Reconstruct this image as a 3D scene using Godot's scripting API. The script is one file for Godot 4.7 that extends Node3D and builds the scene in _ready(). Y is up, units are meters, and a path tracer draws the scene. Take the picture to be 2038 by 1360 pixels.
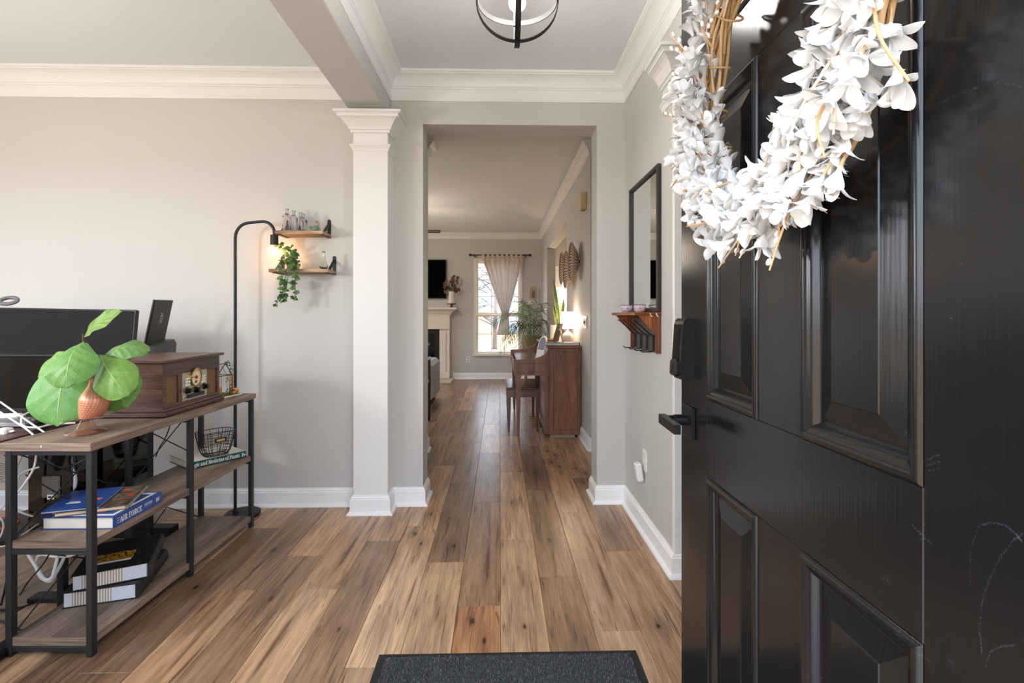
extends Node3D
# An entrance hall seen from the open front door. x is to the right, z runs backwards (the hall lies along -z), y is up, metres.

const CEIL := 2.71
var rng := RandomNumberGenerator.new()
var M := {}
var taken := {}


# ---------------------------------------------------------------- shape helper
class Shape:
	var st := SurfaceTool.new()
	var t := Transform3D()

	func _init() -> void:
		st.begin(Mesh.PRIMITIVE_TRIANGLES)
		flat()

	func flat() -> void:
		st.set_smooth_group(0xFFFFFFFF)

	func smooth(n := 0) -> void:
		st.set_smooth_group(n)

	func tri(a: Vector3, b: Vector3, c: Vector3, ua := Vector2.ZERO, ub := Vector2.ZERO, uc := Vector2.ZERO) -> void:
		if a.distance_squared_to(b) < 1e-13 or b.distance_squared_to(c) < 1e-13 or a.distance_squared_to(c) < 1e-13:
			return
		st.set_uv(ua)
		st.add_vertex(t * a)
		st.set_uv(uc)
		st.add_vertex(t * c)
		st.set_uv(ub)
		st.add_vertex(t * b)

	func quad(a: Vector3, b: Vector3, c: Vector3, d: Vector3, ua := Vector2.ZERO, ub := Vector2.ZERO, uc := Vector2.ZERO, ud := Vector2.ZERO) -> void:
		tri(a, b, c, ua, ub, uc)
		tri(a, c, d, ua, uc, ud)

	func uvof(p: Vector3, n: int, g: int) -> Vector2:
		if g == n:
			return Vector2(p[(n + 1) % 3], p[(n + 2) % 3])
		return Vector2(p[3 - n - g], p[g])

	# a box about c with chamfered edges; the wood grain (v) runs along axis g
	func box(c: Vector3, s: Vector3, b := 0.0, g := 0) -> Shape:
		var h := s / 2.0
		b = minf(b, minf(h.x, minf(h.y, h.z)) * 0.9)
		for n in 3:
			var a := (n + 1) % 3
			var e := (n + 2) % 3
			for sg in [-1.0, 1.0]:
				var q: Array[Vector3] = []
				for k in [[-1, -1], [1, -1], [1, 1], [-1, 1]]:
					var p := Vector3()
					p[n] = sg * h[n]
					p[a] = k[0] * (h[a] - b)
					p[e] = k[1] * (h[e] - b)
					q.append(c + p)
				if sg < 0:
					q.reverse()
				quad(q[0], q[1], q[2], q[3], uvof(q[0], n, g), uvof(q[1], n, g), uvof(q[2], n, g), uvof(q[3], n, g))
			if b > 0.0:
				for sa in [-1.0, 1.0]:
					for sb in [-1.0, 1.0]:
						var q: Array[Vector3] = []
						for k in [[0, -1], [1, -1], [1, 1], [0, 1]]:
							var p := Vector3()
							p[n] = k[1] * (h[n] - b)
							p[a] = sa * (h[a] - (b if k[0] == 1 else 0.0))
							p[e] = sb * (h[e] - (b if k[0] == 0 else 0.0))
							q.append(c + p)
						if sa * sb < 0:
							q.reverse()
						quad(q[0], q[1], q[2], q[3], uvof(q[0], a, g), uvof(q[1], a, g), uvof(q[2], a, g), uvof(q[3], a, g))
		if b > 0.0:
			for sx in [-1.0, 1.0]:
				for sy in [-1.0, 1.0]:
					for sz in [-1.0, 1.0]:
						var k := Vector3(sx, sy, sz)
						var q: Array[Vector3] = []
						for n in 3:
							var p := (h - Vector3.ONE * b) * k
							p[n] = k[n] * h[n]
							q.append(c + p)
						if sx * sy * sz > 0:
							tri(q[0], q[1], q[2])
						else:
							tri(q[0], q[2], q[1])
		return self

	# box by its two corners
	func span(x0: float, x1: float, y0: float, y1: float, z0: float, z1: float, b := 0.0, g := 0) -> Shape:
		return box(Vector3(x0 + x1, y0 + y1, z0 + z1) / 2.0, Vector3(absf(x1 - x0), absf(y1 - y0), absf(z1 - z0)), b, g)

	# turned shape about the y axis through o; profile of (radius, y), from bottom to top
	func lathe(o: Vector3, prof: Array, seg := 24, crease := false, sx := 1.0, sz := 1.0) -> Shape:
		for i in prof.size() - 1:
			smooth(100 + i if crease else 100)
			var p: Vector2 = prof[i]
			var q: Vector2 = prof[i + 1]
			for k in seg:
				var a0 := TAU * k / seg
				var a1 := TAU * (k + 1) / seg
				var d0 := Vector3(cos(a0) * sx, 0, -sin(a0) * sz)
				var d1 := Vector3(cos(a1 if k < seg - 1 else 0.0) * sx, 0, -sin(a1 if k < seg - 1 else 0.0) * sz)
				var y0 := o + Vector3(0, p.y, 0)
				var y1 := o + Vector3(0, q.y, 0)
				quad(y0 + d0 * p.x, y0 + d1 * p.x, y1 + d1 * q.x, y1 + d0 * q.x, Vector2(float(k) / seg, p.y), Vector2(float(k + 1) / seg, p.y), Vector2(float(k + 1) / seg, q.y), Vector2(float(k) / seg, q.y))
		flat()
		return self

	# tube along points; r is a number or one number per point
	func tube(pts: Array, r, seg := 8, caps := true) -> Shape:
		var n := pts.size()
		var rings: Array = []
		var up := Vector3.UP
		for i in n:
			var d: Vector3 = (pts[mini(i + 1, n - 1)] - pts[maxi(i - 1, 0)]).normalized()
			if i == 0:
				up = Vector3.UP if absf(d.y) < 0.9 else Vector3.RIGHT
			var side := d.cross(up).normalized()
			up = side.cross(d).normalized()
			var rr: float = r[i] if r is Array else r
			var ring: Array[Vector3] = []
			for k in seg:
				var a := TAU * k / seg
				ring.append(pts[i] + (side * cos(a) + up * sin(a)) * rr)
			rings.append(ring)
		smooth(200)
		var run := 0.0
		for i in n - 1:
			var step: float = pts[i].distance_to(pts[i + 1])
			for k in seg:
				var j := (k + 1) % seg
				quad(rings[i][j], rings[i][k], rings[i + 1][k], rings[i + 1][j], Vector2(float(k + 1) / seg, run), Vector2(float(k) / seg, run), Vector2(float(k) / seg, run + step), Vector2(float(k + 1) / seg, run + step))
			run += step
		flat()
		if caps:
			for k in range(1, seg - 1):
				tri(rings[0][0], rings[0][k], rings[0][k + 1])
				tri(rings[n - 1][0], rings[n - 1][k + 1], rings[n - 1][k])
		return self

	# outline (x, y), counterclockwise, pushed from z0 to z1
	func prism(outline: PackedVector2Array, z0: float, z1: float, rounded := false) -> Shape:
		var n := outline.size()
		var ids := Geometry2D.triangulate_polygon(outline)
		for i in range(0, ids.size(), 3):
			var a := outline[ids[i]]
			var b := outline[ids[i + 1]]
			var c := outline[ids[i + 2]]
			if (b - a).cross(c - a) < 0:
				var s := b
				b = c
				c = s
			tri(Vector3(a.x, a.y, z1), Vector3(b.x, b.y, z1), Vector3(c.x, c.y, z1), a, b, c)
			tri(Vector3(a.x, a.y, z0), Vector3(c.x, c.y, z0), Vector3(b.x, b.y, z0), a, c, b)
		if rounded:
			smooth(300)
		for i in n:
			var a := outline[i]
			var b := outline[(i + 1) % n]
			quad(Vector3(a.x, a.y, z0), Vector3(b.x, b.y, z0), Vector3(b.x, b.y, z1), Vector3(a.x, a.y, z1), Vector2(z0, a.y), Vector2(z0, b.y), Vector2(z1, b.y), Vector2(z1, a.y))
		flat()
		return self

	# moulding: profile of (out, y) swept along a plan path of (x, z) with mitred corners; side says on which hand it stands out
	func mould(prof: Array, path: Array, side := 1.0, caps := true) -> Shape:
		var n := path.size()
		var cols: Array = []
		for i in n:
			var d0: Vector2 = (path[i] - path[maxi(i - 1, 0)]).normalized() if i > 0 else (path[1] - path[0]).normalized()
			var d1: Vector2 = (path[mini(i + 1, n - 1)] - path[i]).normalized() if i < n - 1 else d0
			var n0 := Vector2(d0.y, -d0.x) * side
			var n1 := Vector2(d1.y, -d1.x) * side
			var m := (n0 + n1) / maxf(1.0 + n0.dot(n1), 0.2)
			var col: Array[Vector3] = []
			for p in prof:
				col.append(Vector3(path[i].x + m.x * p.x, p.y, path[i].y + m.y * p.x))
			cols.append(col)
		for i in n - 1:
			for k in prof.size() - 1:
				var a: Vector3 = cols[i][k]
				var b: Vector3 = cols[i][k + 1]
				var c: Vector3 = cols[i + 1][k + 1]
				var d: Vector3 = cols[i + 1][k]
				if side > 0:
					quad(a, b, c, d)
				else:
					quad(a, d, c, b)
		if caps:
			var flat_prof := PackedVector2Array(prof)
			var ids := Geometry2D.triangulate_polygon(flat_prof)
			for e in [0, n - 1]:
				for k in range(0, ids.size(), 3):
					var p: Vector3 = cols[e][ids[k]]
					var q: Vector3 = cols[e][ids[k + 1]]
					var r: Vector3 = cols[e][ids[k + 2]]
					var out: Vector2 = (path[0] - path[1]) if e == 0 else (path[n - 1] - path[n - 2])
					if (q - p).cross(r - p).dot(Vector3(out.x, 0, out.y)) >= 0.0:
						tri(p, q, r)
					else:
						tri(p, r, q)
		return self

	func ball(c: Vector3, r: Vector3, seg := 14, rings := 8) -> Shape:
		smooth(400)
		for i in rings:
			for k in seg:
				var q: Array[Vector3] = []
				for e in [[i, k], [i, k + 1], [i + 1, k + 1], [i + 1, k]]:
					var th: float = -PI / 2 + PI * e[0] / rings
					var ph: float = TAU * (e[1] % seg) / seg
					q.append(c + Vector3(cos(th) * cos(ph) * r.x, sin(th) * r.y, -cos(th) * sin(ph) * r.z))
				quad(q[0], q[1], q[2], q[3], Vector2(float(k) / seg, float(i) / rings), Vector2(float(k + 1) / seg, float(i) / rings), Vector2(float(k + 1) / seg, float(i + 1) / rings), Vector2(float(k) / seg, float(i + 1) / rings))
		flat()
		return self

	# a smooth sheet: f(u, v) gives the point, u and v from 0 to 1
	func sheet(nu: int, nv: int, f: Callable, group := 500) -> Shape:
		smooth(group)
		for i in nu:
			for j in nv:
				var q: Array[Vector3] = []
				var w: Array[Vector2] = []
				for e in [[i, j], [i + 1, j], [i + 1, j + 1], [i, j + 1]]:
					w.append(Vector2(float(e[0]) / nu, float(e[1]) / nv))
					q.append(f.call(w[-1].x, w[-1].y))
				quad(q[0], q[1], q[2], q[3], w[0], w[1], w[2], w[3])
		flat()
		return self

	func mesh() -> ArrayMesh:
		st.generate_normals()
		st.index()
		return st.commit()


func curve(pts: Array, per := 6) -> Array:
	var out := []
	var n := pts.size()
	for i in n - 1:
		for k in per:
			var w := float(k) / per
			out.append(pts[i].cubic_interpolate(pts[i + 1], pts[maxi(i - 1, 0)], pts[mini(i + 2, n - 1)], w))
	out.append(pts[n - 1])
	return out


# ---------------------------------------------------------------- naming
func numbered(called: String) -> String:
	var n: int = taken.get(called, 0)
	taken[called] = n + 1
	return called if n == 0 else "%s_%03d" % [called, n]


func mark(o: Node, label := "", category := "", group := "", kind := "") -> Node:
	for m in [["label", label], ["category", category], ["group", group], ["kind", kind]]:
		if m[1] != "":
			o.set_meta(m[0], m[1])
	return o


func put(called: String, m: Mesh, material: Material, parent: Node = self) -> MeshInstance3D:
	var o := MeshInstance3D.new()
	o.name = numbered(called) if parent == self else called
	o.mesh = m
	o.material_override = material
	o.cast_shadow = GeometryInstance3D.SHADOW_CASTING_SETTING_ON
	parent.add_child(o, true)
	return o


func obj(called: String, s: Shape, material: Material, parent: Node = self) -> MeshInstance3D:
	return put(called, s.mesh(), material, parent)


func thing(called: String, label: String, category: String, at := Vector3.ZERO, turn := 0.0, group := "") -> Node3D:
	var o := Node3D.new()
	o.name = numbered(called)
	add_child(o)
	o.position = at
	o.rotation.y = turn
	mark(o, label, category, group)
	return o


func structure(called: String, label := "", category := "") -> Node3D:
	var o := Node3D.new()
	o.name = called
	add_child(o)
	mark(o, label, category, "", "structure")
	return o


func shell(called: String, s: Shape, material: Material, label := "") -> MeshInstance3D:
	var o := obj(called, s, material)
	mark(o, label, "", "", "structure")
	return o


func letters(text: String, height: float, material: Material, parent: Node, at: Vector3, basis: Basis, called := "lettering", bold := true, face := "Droid Sans", widen := 1.0) -> MeshInstance3D:
	var f := SystemFont.new()
	f.font_names = PackedStringArray([face])
	f.font_weight = 700 if bold else 400
	var tm := TextMesh.new()
	tm.text = text
	tm.font = f
	tm.font_size = 32
	tm.pixel_size = height / 24.0
	tm.depth = 0.0006
	tm.curve_step = 1.0
	var o := put(called, tm, material, parent)
	o.transform = Transform3D(basis * Basis.from_scale(Vector3(widen, 1, 1)), at)
	return o


# ---------------------------------------------------------------- materials
func srgb(r: float, g: float, b: float) -> Color:
	return Color(r / 255.0, g / 255.0, b / 255.0)


func paint(c: Color, rough := 0.6, metal := 0.0) -> StandardMaterial3D:
	var m := StandardMaterial3D.new()
	m.albedo_color = c
	m.roughness = rough
	m.metallic = metal
	return m


func fabricish(c: Color, rough := 0.9, back := 0.0) -> StandardMaterial3D:
	var m := paint(c, rough)
	m.cull_mode = BaseMaterial3D.CULL_DISABLED
	if back > 0.0:
		m.backlight_enabled = true
		m.backlight = Color(back, back, back)
	return m


func glow(c: Color, energy: float) -> StandardMaterial3D:
	var m := paint(c, 0.4)
	m.emission_enabled = true
	m.emission = c
	m.emission_energy_multiplier = energy
	return m


func pane_glass(c := Color(1, 1, 1, 0.04), rough := 0.02) -> StandardMaterial3D:
	var m := paint(c, rough)
	m.transparency = BaseMaterial3D.TRANSPARENCY_ALPHA
	return m


func thick_glass(c: Color, rough := 0.03) -> StandardMaterial3D:
	var m := paint(Color(c.r, c.g, c.b, 0.0), rough)
	m.refraction_enabled = true
	m.refraction_scale = 0.05
	return m


func noise(seed_: int, freq: float, octaves := 3, kind := FastNoiseLite.TYPE_SIMPLEX_SMOOTH) -> FastNoiseLite:
	var n := FastNoiseLite.new()
	n.seed = seed_
	n.noise_type = kind
	n.frequency = freq
	n.fractal_octaves = octaves
	return n


func bump(m: StandardMaterial3D, freq: float, cm: float, scale := 1.0, seed_ := 3, size := 256) -> StandardMaterial3D:
	var key := "bump%f_%d_%d" % [freq, seed_, size]
	if not M.has(key):
		var im: Image = noise(seed_, freq, 3).get_seamless_image(size, size)
		M[key] = ImageTexture.create_from_image(im)
	m.heightmap_enabled = true
	m.heightmap_texture = M[key]
	m.heightmap_scale = cm
	m.uv1_triplanar = true
	m.uv1_world_triplanar = true
	m.uv1_scale = Vector3.ONE * scale
	return m


# stretched noise as bytes: w x h, the grain running along h
func stretched(seed_: int, w: int, h: int, freq: float, stretch: int, oct := 3) -> PackedByteArray:
	var im: Image = noise(seed_, freq, oct).get_image(w, maxi(h / stretch, 4))
	im.convert(Image.FORMAT_L8)
	im.resize(w, h, Image.INTERPOLATE_CUBIC)
	return im.get_data()


# boards: colour = lerp(dark, light) by layered grain, with knots and long dark streaks
func wood_image(seed_: int, w: int, h: int, light: Color, dark: Color, knots: int, streak := 0.5, fine := 0.22, base := 0.62, swing := 0.8) -> Image:
	var r := RandomNumberGenerator.new()
	r.seed = seed_
	var a := stretched(seed_, w, h, 0.030, 16, 3)
	var b := stretched(seed_ + 50, w, h, 0.20, 26, 2)
	var c := stretched(seed_ + 90, w, h, 0.010, 8, 2)
	var e := stretched(seed_ + 130, w, h, 0.018, 9, 2)
	var f := stretched(seed_ + 170, w, h, 0.022, 34, 2)
	var ks := []
	for k in knots:
		ks.append([r.randf_range(0.2, 0.8) * w, r.randf_range(0.08, 0.92) * h, r.randf_range(0.04, 0.065) * w, r.randf_range(1.6, 2.6)])
	var out := PackedByteArray()
	out.resize(w * h * 3)
	var i := 0
	for y in h:
		var near := []
		for k in ks:
			if absf(y - k[1]) < 240.0:
				near.append(k)
		for x in w:
			var xx := x
			var kd := 0.0
			for k in near:
				var dx: float = x - k[0]
				var dy: float = (y - k[1]) / k[3]
				var d: float = sqrt(dx * dx + dy * dy) / k[2]
				if d < 9.0:
					var g0: float = 1.0 - d / 9.0
					xx = clampi(x - int(signf(dx) * g0 * g0 * k[2] * 1.5), 0, w - 1)
					kd = maxf(kd, 0.5 * smoothstep(1.2, 0.2, d) + 0.08 * g0 * (0.5 + 0.5 * sin(d * 6.0)) + 0.20 * g0 * g0)
				var tail: float = absf(dx + 0.05 * (y - k[1])) / k[2]
				if tail < 1.2 and absf(y - k[1]) < 220.0:
					kd = maxf(kd, 0.30 * (1.0 - tail / 1.2) * (1.0 - absf(y - k[1]) / 220.0))
			var j := y * w + xx
			var v := a[j] / 255.0 * 0.5 + c[i] / 255.0 * 0.5
			var g := (b[i] / 255.0 - 0.5) * fine * 2.0
			var line := smoothstep(0.045, 0.0, absf(f[j] / 255.0 - 0.5)) * smoothstep(0.46, 0.72, e[i] / 255.0)
			var broad := smoothstep(0.62, 0.9, f[j] / 255.0) * smoothstep(0.42, 0.75, e[i] / 255.0) * 0.4
			var tt := clampf(base + (v - 0.5) * swing + g - (line * 0.42 + broad) * streak - kd, 0.0, 1.0)
			var q := i * 3
			out[q] = int(lerpf(dark.r, light.r, tt) * 255.0)
			out[q + 1] = int(lerpf(dark.g, light.g, tt) * 255.0)
			out[q + 2] = int(lerpf(dark.b, light.b, tt) * 255.0)
			i += 1
	return Image.create_from_data(w, h, false, Image.FORMAT_RGB8, out)


func textured(im: Image, rough := 0.5, scale := Vector3.ONE, tint := Color.WHITE) -> StandardMaterial3D:
	var m := paint(tint, rough)
	im.generate_mipmaps()
	m.albedo_texture = ImageTexture.create_from_image(im)
	m.uv1_scale = scale
	return m


# ---------------------------------------------------------------- the scene
func _ready() -> void:
	rng.seed = 11
	camera_and_light()
	materials()
	rooms()
	floor_boards()
	mouldings()
	front_door()
	windows()
	outside()
	console_table()
	on_console()
	desk_corner()
	lamp_and_shelves()
	right_wall()
	ceiling_fittings()
	living_room()
	piano_group()
	wreath()


func camera_and_light() -> void:
	var cam := Camera3D.new()
	cam.name = "camera"
	cam.projection = Camera3D.PROJECTION_FRUSTUM
	cam.near = 0.05
	cam.far = 200.0
	cam.size = 1.36 * 0.05
	cam.frustum_offset = Vector2(0, -0.054 * 0.05)
	cam.position = Vector3(0, 1.2, 0)
	cam.rotation.y = -atan(0.025)
	add_child(cam)
	cam.current = true

	var sky_m := ProceduralSkyMaterial.new()
	sky_m.sky_top_color = Color(0.80, 0.87, 0.96)
	sky_m.sky_horizon_color = Color(0.95, 0.96, 0.98)
	sky_m.ground_horizon_color = Color(0.80, 0.80, 0.78)
	sky_m.ground_bottom_color = Color(0.5, 0.49, 0.46)
	sky_m.sky_energy_multiplier = 2.2
	sky_m.sun_angle_max = 0.0
	var sky := Sky.new()
	sky.sky_material = sky_m
	var env := Environment.new()
	env.background_mode = Environment.BG_SKY
	env.sky = sky
	env.tonemap_mode = Environment.TONE_MAPPER_LINEAR
	env.tonemap_exposure = 1.18
	env.sdfgi_enabled = true
	env.ssao_enabled = true
	env.ssil_enabled = true
	var we := WorldEnvironment.new()
	we.name = "world_environment"
	we.environment = env
	add_child(we)

	var sun := DirectionalLight3D.new()
	sun.name = "sun"
	sun.light_color = Color(1.0, 0.95, 0.86)
	sun.light_energy = 3.0
	sun.light_angular_distance = 0.6
	sun.sky_mode = DirectionalLight3D.SKY_MODE_LIGHT_ONLY
	sun.shadow_enabled = true
	add_child(sun)
	sun.look_at_from_position(Vector3(8, 8, -1.4), Vector3.ZERO)


func lamp_light(called: String, at: Vector3, c: Color, energy: float, size: float) -> OmniLight3D:
	var l := OmniLight3D.new()
	l.name = called
	l.position = at
	l.light_color = c
	l.light_energy = energy
	l.light_size = size
	l.omni_range = 14.0
	l.omni_attenuation = 2.0
	l.shadow_enabled = true
	add_child(l)
	return l


func materials() -> void:
	M.wall = bump(paint(srgb(200, 198, 194), 0.62), 0.05, 0.04, 2.2)
	M.trim = paint(srgb(235, 235, 233), 0.38)
	M.base = paint(srgb(248, 248, 248), 0.36)
	M.ceiling = bump(paint(srgb(227, 229, 230), 0.85), 0.06, 0.05, 2.0)
	M.black_paint = paint(srgb(30, 29, 30), 0.45)
	M.black_metal = paint(srgb(28, 28, 30), 0.42, 0.35)
	M.steel_dark = paint(srgb(46, 47, 50), 0.5, 0.3)
	M.black = paint(srgb(14, 14, 15), 0.4)
	M.gloss_black = paint(srgb(8, 8, 9), 0.06)
	M.white_plastic = paint(srgb(238, 237, 232), 0.35)
	M.chrome = paint(srgb(210, 205, 190), 0.22, 1.0)
	M.brass = paint(srgb(190, 150, 80), 0.3, 1.0)
	M.paper = paint(srgb(226, 218, 204), 0.9)
	M.glass = pane_glass()
	M.mirror = paint(srgb(232, 236, 235), 0.015, 1.0)


func window_wall(called: String, a: Vector3, b: Vector3, holes: Array, along: int, kind := "structure", m: Material = null) -> void:
	# a wall from corner a to corner b with rectangular holes [low, high, bottom, top] along axis 0 (x) or 2 (z)
	var s := Shape.new()
	var at: float = a[along]
	holes.sort_custom(func(p, q): return p[0] < q[0])
	for h in holes:
		wall_piece(s, a, b, along, at, h[0], a.y, b.y)
		wall_piece(s, a, b, along, h[0], h[1], a.y, h[2])
		wall_piece(s, a, b, along, h[0], h[1], h[3], b.y)
		at = h[1]
	wall_piece(s, a, b, along, at, b[along], a.y, b.y)
	shell(called, s, m if m else M.wall)


func wall_piece(s: Shape, a: Vector3, b: Vector3, along: int, p: float, q: float, y0: float, y1: float) -> void:
	if q - p < 0.001 or y1 - y0 < 0.001:
		return
	var u := a
	var v := b
	u[along] = p
	v[along] = q
	s.span(u.x, v.x, y0, y1, u.z, v.z)


func rooms() -> void:
	window_wall("wall_back", Vector3(-4.2, 0, -3.37), Vector3(2.9, CEIL, -3.18), [[-0.481, 0.62, 0.0, 2.4]], 0)
	# right side of the hall: a short wall, then an opening to a side room under a beam
	shell("wall_right", Shape.new().span(0.80, 0.94, 0, CEIL, -3.18, -2.28).span(0.80, 0.94, 2.43, CEIL, -2.28, -0.42), M.wall)
	shell("wall_beam", Shape.new().span(-0.905, -0.688, 2.43, CEIL, -3.18, -0.42, 0.004), M.wall)
	window_wall("wall_front", Vector3(-4.34, 0, -0.42), Vector3(3.04, CEIL, -0.28), [[-3.3, -1.7, 0.55, 2.25], [-0.455, 0.49, 0.0, 2.05]], 0)
	window_wall("wall_left", Vector3(-4.34, 0, -9.49), Vector3(-4.2, CEIL, -0.42), [[-8.6, -5.4, 0.5, 2.25], [-2.7, -0.9, 0.55, 2.25]], 2)
	shell("wall_side_room", Shape.new().span(2.9, 3.04, 0, CEIL, -9.49, -0.42), M.wall)
	# the cross hall and the living room
	shell("wall_hall_left", Shape.new().span(-4.2, -0.64, 0, CEIL, -4.52, -4.40), M.wall)
	shell("wall_hall_right", Shape.new().span(0.94, 2.9, 0, CEIL, -4.52, -4.40), M.wall)
	window_wall("wall_living_right", Vector3(0.80, 0, -9.35), Vector3(0.94, CEIL, -4.40), [[-8.42, -5.97, 0.0, 2.30]], 2)
	window_wall("wall_far", Vector3(-4.2, 0, -9.49), Vector3(2.9, CEIL, -9.35), [[-3.9, -2.9, 0.45, 2.19], [-0.435, 0.39, 0.465, 2.195], [1.05, 1.87, 0.0, 2.03]], 0)
	shell("ceiling", Shape.new().span(-4.34, 3.04, CEIL, CEIL + 0.15, -9.49, -0.28), M.ceiling)
	# white trim column with base and capital at the end of the beam
	var col := structure("trim_1", "square white column with moulded capital at left of the hall opening")
	obj("shaft", Shape.new().span(-0.879, -0.67, 0, 2.40, -3.185, -3.04, 0.003), M.trim, col)
	obj("capital_block", Shape.new().span(-0.912, -0.682, 2.40, 2.432, -3.185, -3.02, 0.002), M.trim, col)
	var foot := [Vector2(-0.879, -3.18), Vector2(-0.879, -3.04), Vector2(-0.67, -3.04), Vector2(-0.67, -3.18)]
	obj("capital", Shape.new().mould(CAPITAL, foot, -1.0), M.trim, col)
	obj("astragal", Shape.new().mould(ASTRAGAL, foot, -1.0), M.trim, col)
	# the same capital round the end of the right wall
	var cr := structure("trim_2", "white moulded capital on the end of the right hall wall")
	var foot2 := [Vector2(0.80, -2.44), Vector2(0.80, -2.28), Vector2(0.94, -2.28), Vector2(0.94, -2.44)]
	obj("capital", Shape.new().mould(CAPITAL, foot2, -1.0), M.trim, cr)
	obj("astragal", Shape.new().mould(ASTRAGAL, foot2, -1.0), M.trim, cr)
	obj("neck", Shape.new().span(0.797, 0.943, 2.20, 2.43, -2.44, -2.277), M.trim, cr)
	obj("casing", Shape.new().span(0.797, 0.943, 0.0, 2.2, -2.30, -2.274, 0.002), M.trim, cr)


const CAPITAL := [Vector2(0, 2.290), Vector2(0.012, 2.290), Vector2(0.013, 2.304), Vector2(0.022, 2.307), Vector2(0.023, 2.318), Vector2(0.03, 2.328), Vector2(0.042, 2.345), Vector2(0.055, 2.358), Vector2(0.069, 2.366), Vector2(0.074, 2.366), Vector2(0.074, 2.379), Vector2(0.079, 2.381), Vector2(0.079, 2.384), Vector2(0.092, 2.386), Vector2(0.092, 2.400), Vector2(0, 2.402)]
const ASTRAGAL := [Vector2(0, 2.182), Vector2(0.004, 2.182), Vector2(0.005, 2.192), Vector2(0.012, 2.205), Vector2(0.018, 2.212), Vector2(0.018, 2.219), Vector2(0, 2.220)]
const BASE := [Vector2(0, 0), Vector2(0.032, 0), Vector2(0.031, 0.007), Vector2(0.026, 0.014), Vector2(0.017, 0.020), Vector2(0.016, 0.022), Vector2(0.016, 0.088), Vector2(0.011, 0.094), Vector2(0.012, 0.099), Vector2(0.006, 0.106), Vector2(0.005, 0.112), Vector2(0, 0.113)]
const CROWN := [Vector2(0, -0.166), Vector2(0.008, -0.166), Vector2(0.009, -0.158), Vector2(0.006, -0.155), Vector2(0.006, -0.150), Vector2(0.008, -0.149), Vector2(0.008, -0.094), Vector2(0.014, -0.092), Vector2(0.015, -0.083), Vector2(0.021, -0.081), Vector2(0.022, -0.072), Vector2(0.026, -0.062), Vector2(0.036, -0.047), Vector2(0.050, -0.034), Vector2(0.066, -0.025), Vector2(0.078, -0.022), Vector2(0.079, -0.017), Vector2(0.087, -0.015), Vector2(0.088, 0.0)]
const CROWN2 := [Vector2(0, -0.108), Vector2(0.01, -0.108), Vector2(0.012, -0.094), Vector2(0.02, -0.09), Vector2(0.024, -0.075), Vector2(0.040, -0.048), Vector2(0.062, -0.03), Vector2(0.066, -0.022), Vector2(0.076, -0.018), Vector2(0.078, 0.0)]


func raised(prof: Array, y: float) -> Array:
	return prof.map(func(p): return Vector2(p.x, p.y + y))


func mouldings() -> void:
	var cr := raised(CROWN, CEIL)
	var cr2 := raised(CROWN2, CEIL)
	var V := func(a: float, b: float) -> Vector2: return Vector2(a, -b)
	shell("trim_3", Shape.new().mould(cr, [V.call(-0.688, 0.42), V.call(-0.688, 3.18), V.call(0.80, 3.18), V.call(0.80, 0.42)], -1.0), M.trim, "white crown moulding round the hall ceiling")
	shell("trim_4", Shape.new().mould(cr, [V.call(-4.2, 0.42), V.call(-4.2, 3.18), V.call(-0.905, 3.18), V.call(-0.905, 0.42)], -1.0), M.trim, "white crown moulding in the room on the left")
	shell("trim_5", Shape.new().mould(cr2, [V.call(2.9, 4.40), V.call(0.80, 4.40), V.call(0.80, 9.35), V.call(-4.2, 9.35), V.call(-4.2, 4.52), V.call(-0.64, 4.52), V.call(-0.64, 4.40), V.call(-4.2, 4.40)], 1.0), M.trim, "white crown moulding round the living room ceiling")
	shell("baseboard_left", Shape.new().mould(BASE, [V.call(-4.2, 0.42), V.call(-4.2, 3.18), V.call(-0.879, 3.18)], -1.0), M.base)
	shell("baseboard_column", Shape.new().mould(BASE, [V.call(-0.879, 3.18), V.call(-0.879, 3.04), V.call(-0.67, 3.04), V.call(-0.67, 3.18), V.call(-0.481, 3.18), V.call(-0.481, 3.37), V.call(-4.2, 3.37)], -1.0), M.base)
	shell("baseboard_right", Shape.new().mould(BASE, [V.call(2.9, 3.37), V.call(0.62, 3.37), V.call(0.62, 3.18), V.call(0.80, 3.18), V.call(0.80, 2.28), V.call(0.94, 2.28), V.call(0.94, 3.18)], -1.0), M.base)
	shell("baseboard_living", Shape.new().mould(BASE, [V.call(2.9, 4.40), V.call(0.80, 4.40), V.call(0.80, 5.97)], 1.0).mould(BASE, [V.call(0.80, 8.42), V.call(0.80, 9.35), V.call(-0.86, 9.35)], 1.0), M.base)
	shell("baseboard_hall", Shape.new().mould(BASE, [V.call(-0.64, 4.52), V.call(-0.64, 4.40), V.call(-4.2, 4.40)], 1.0), M.base)


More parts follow.
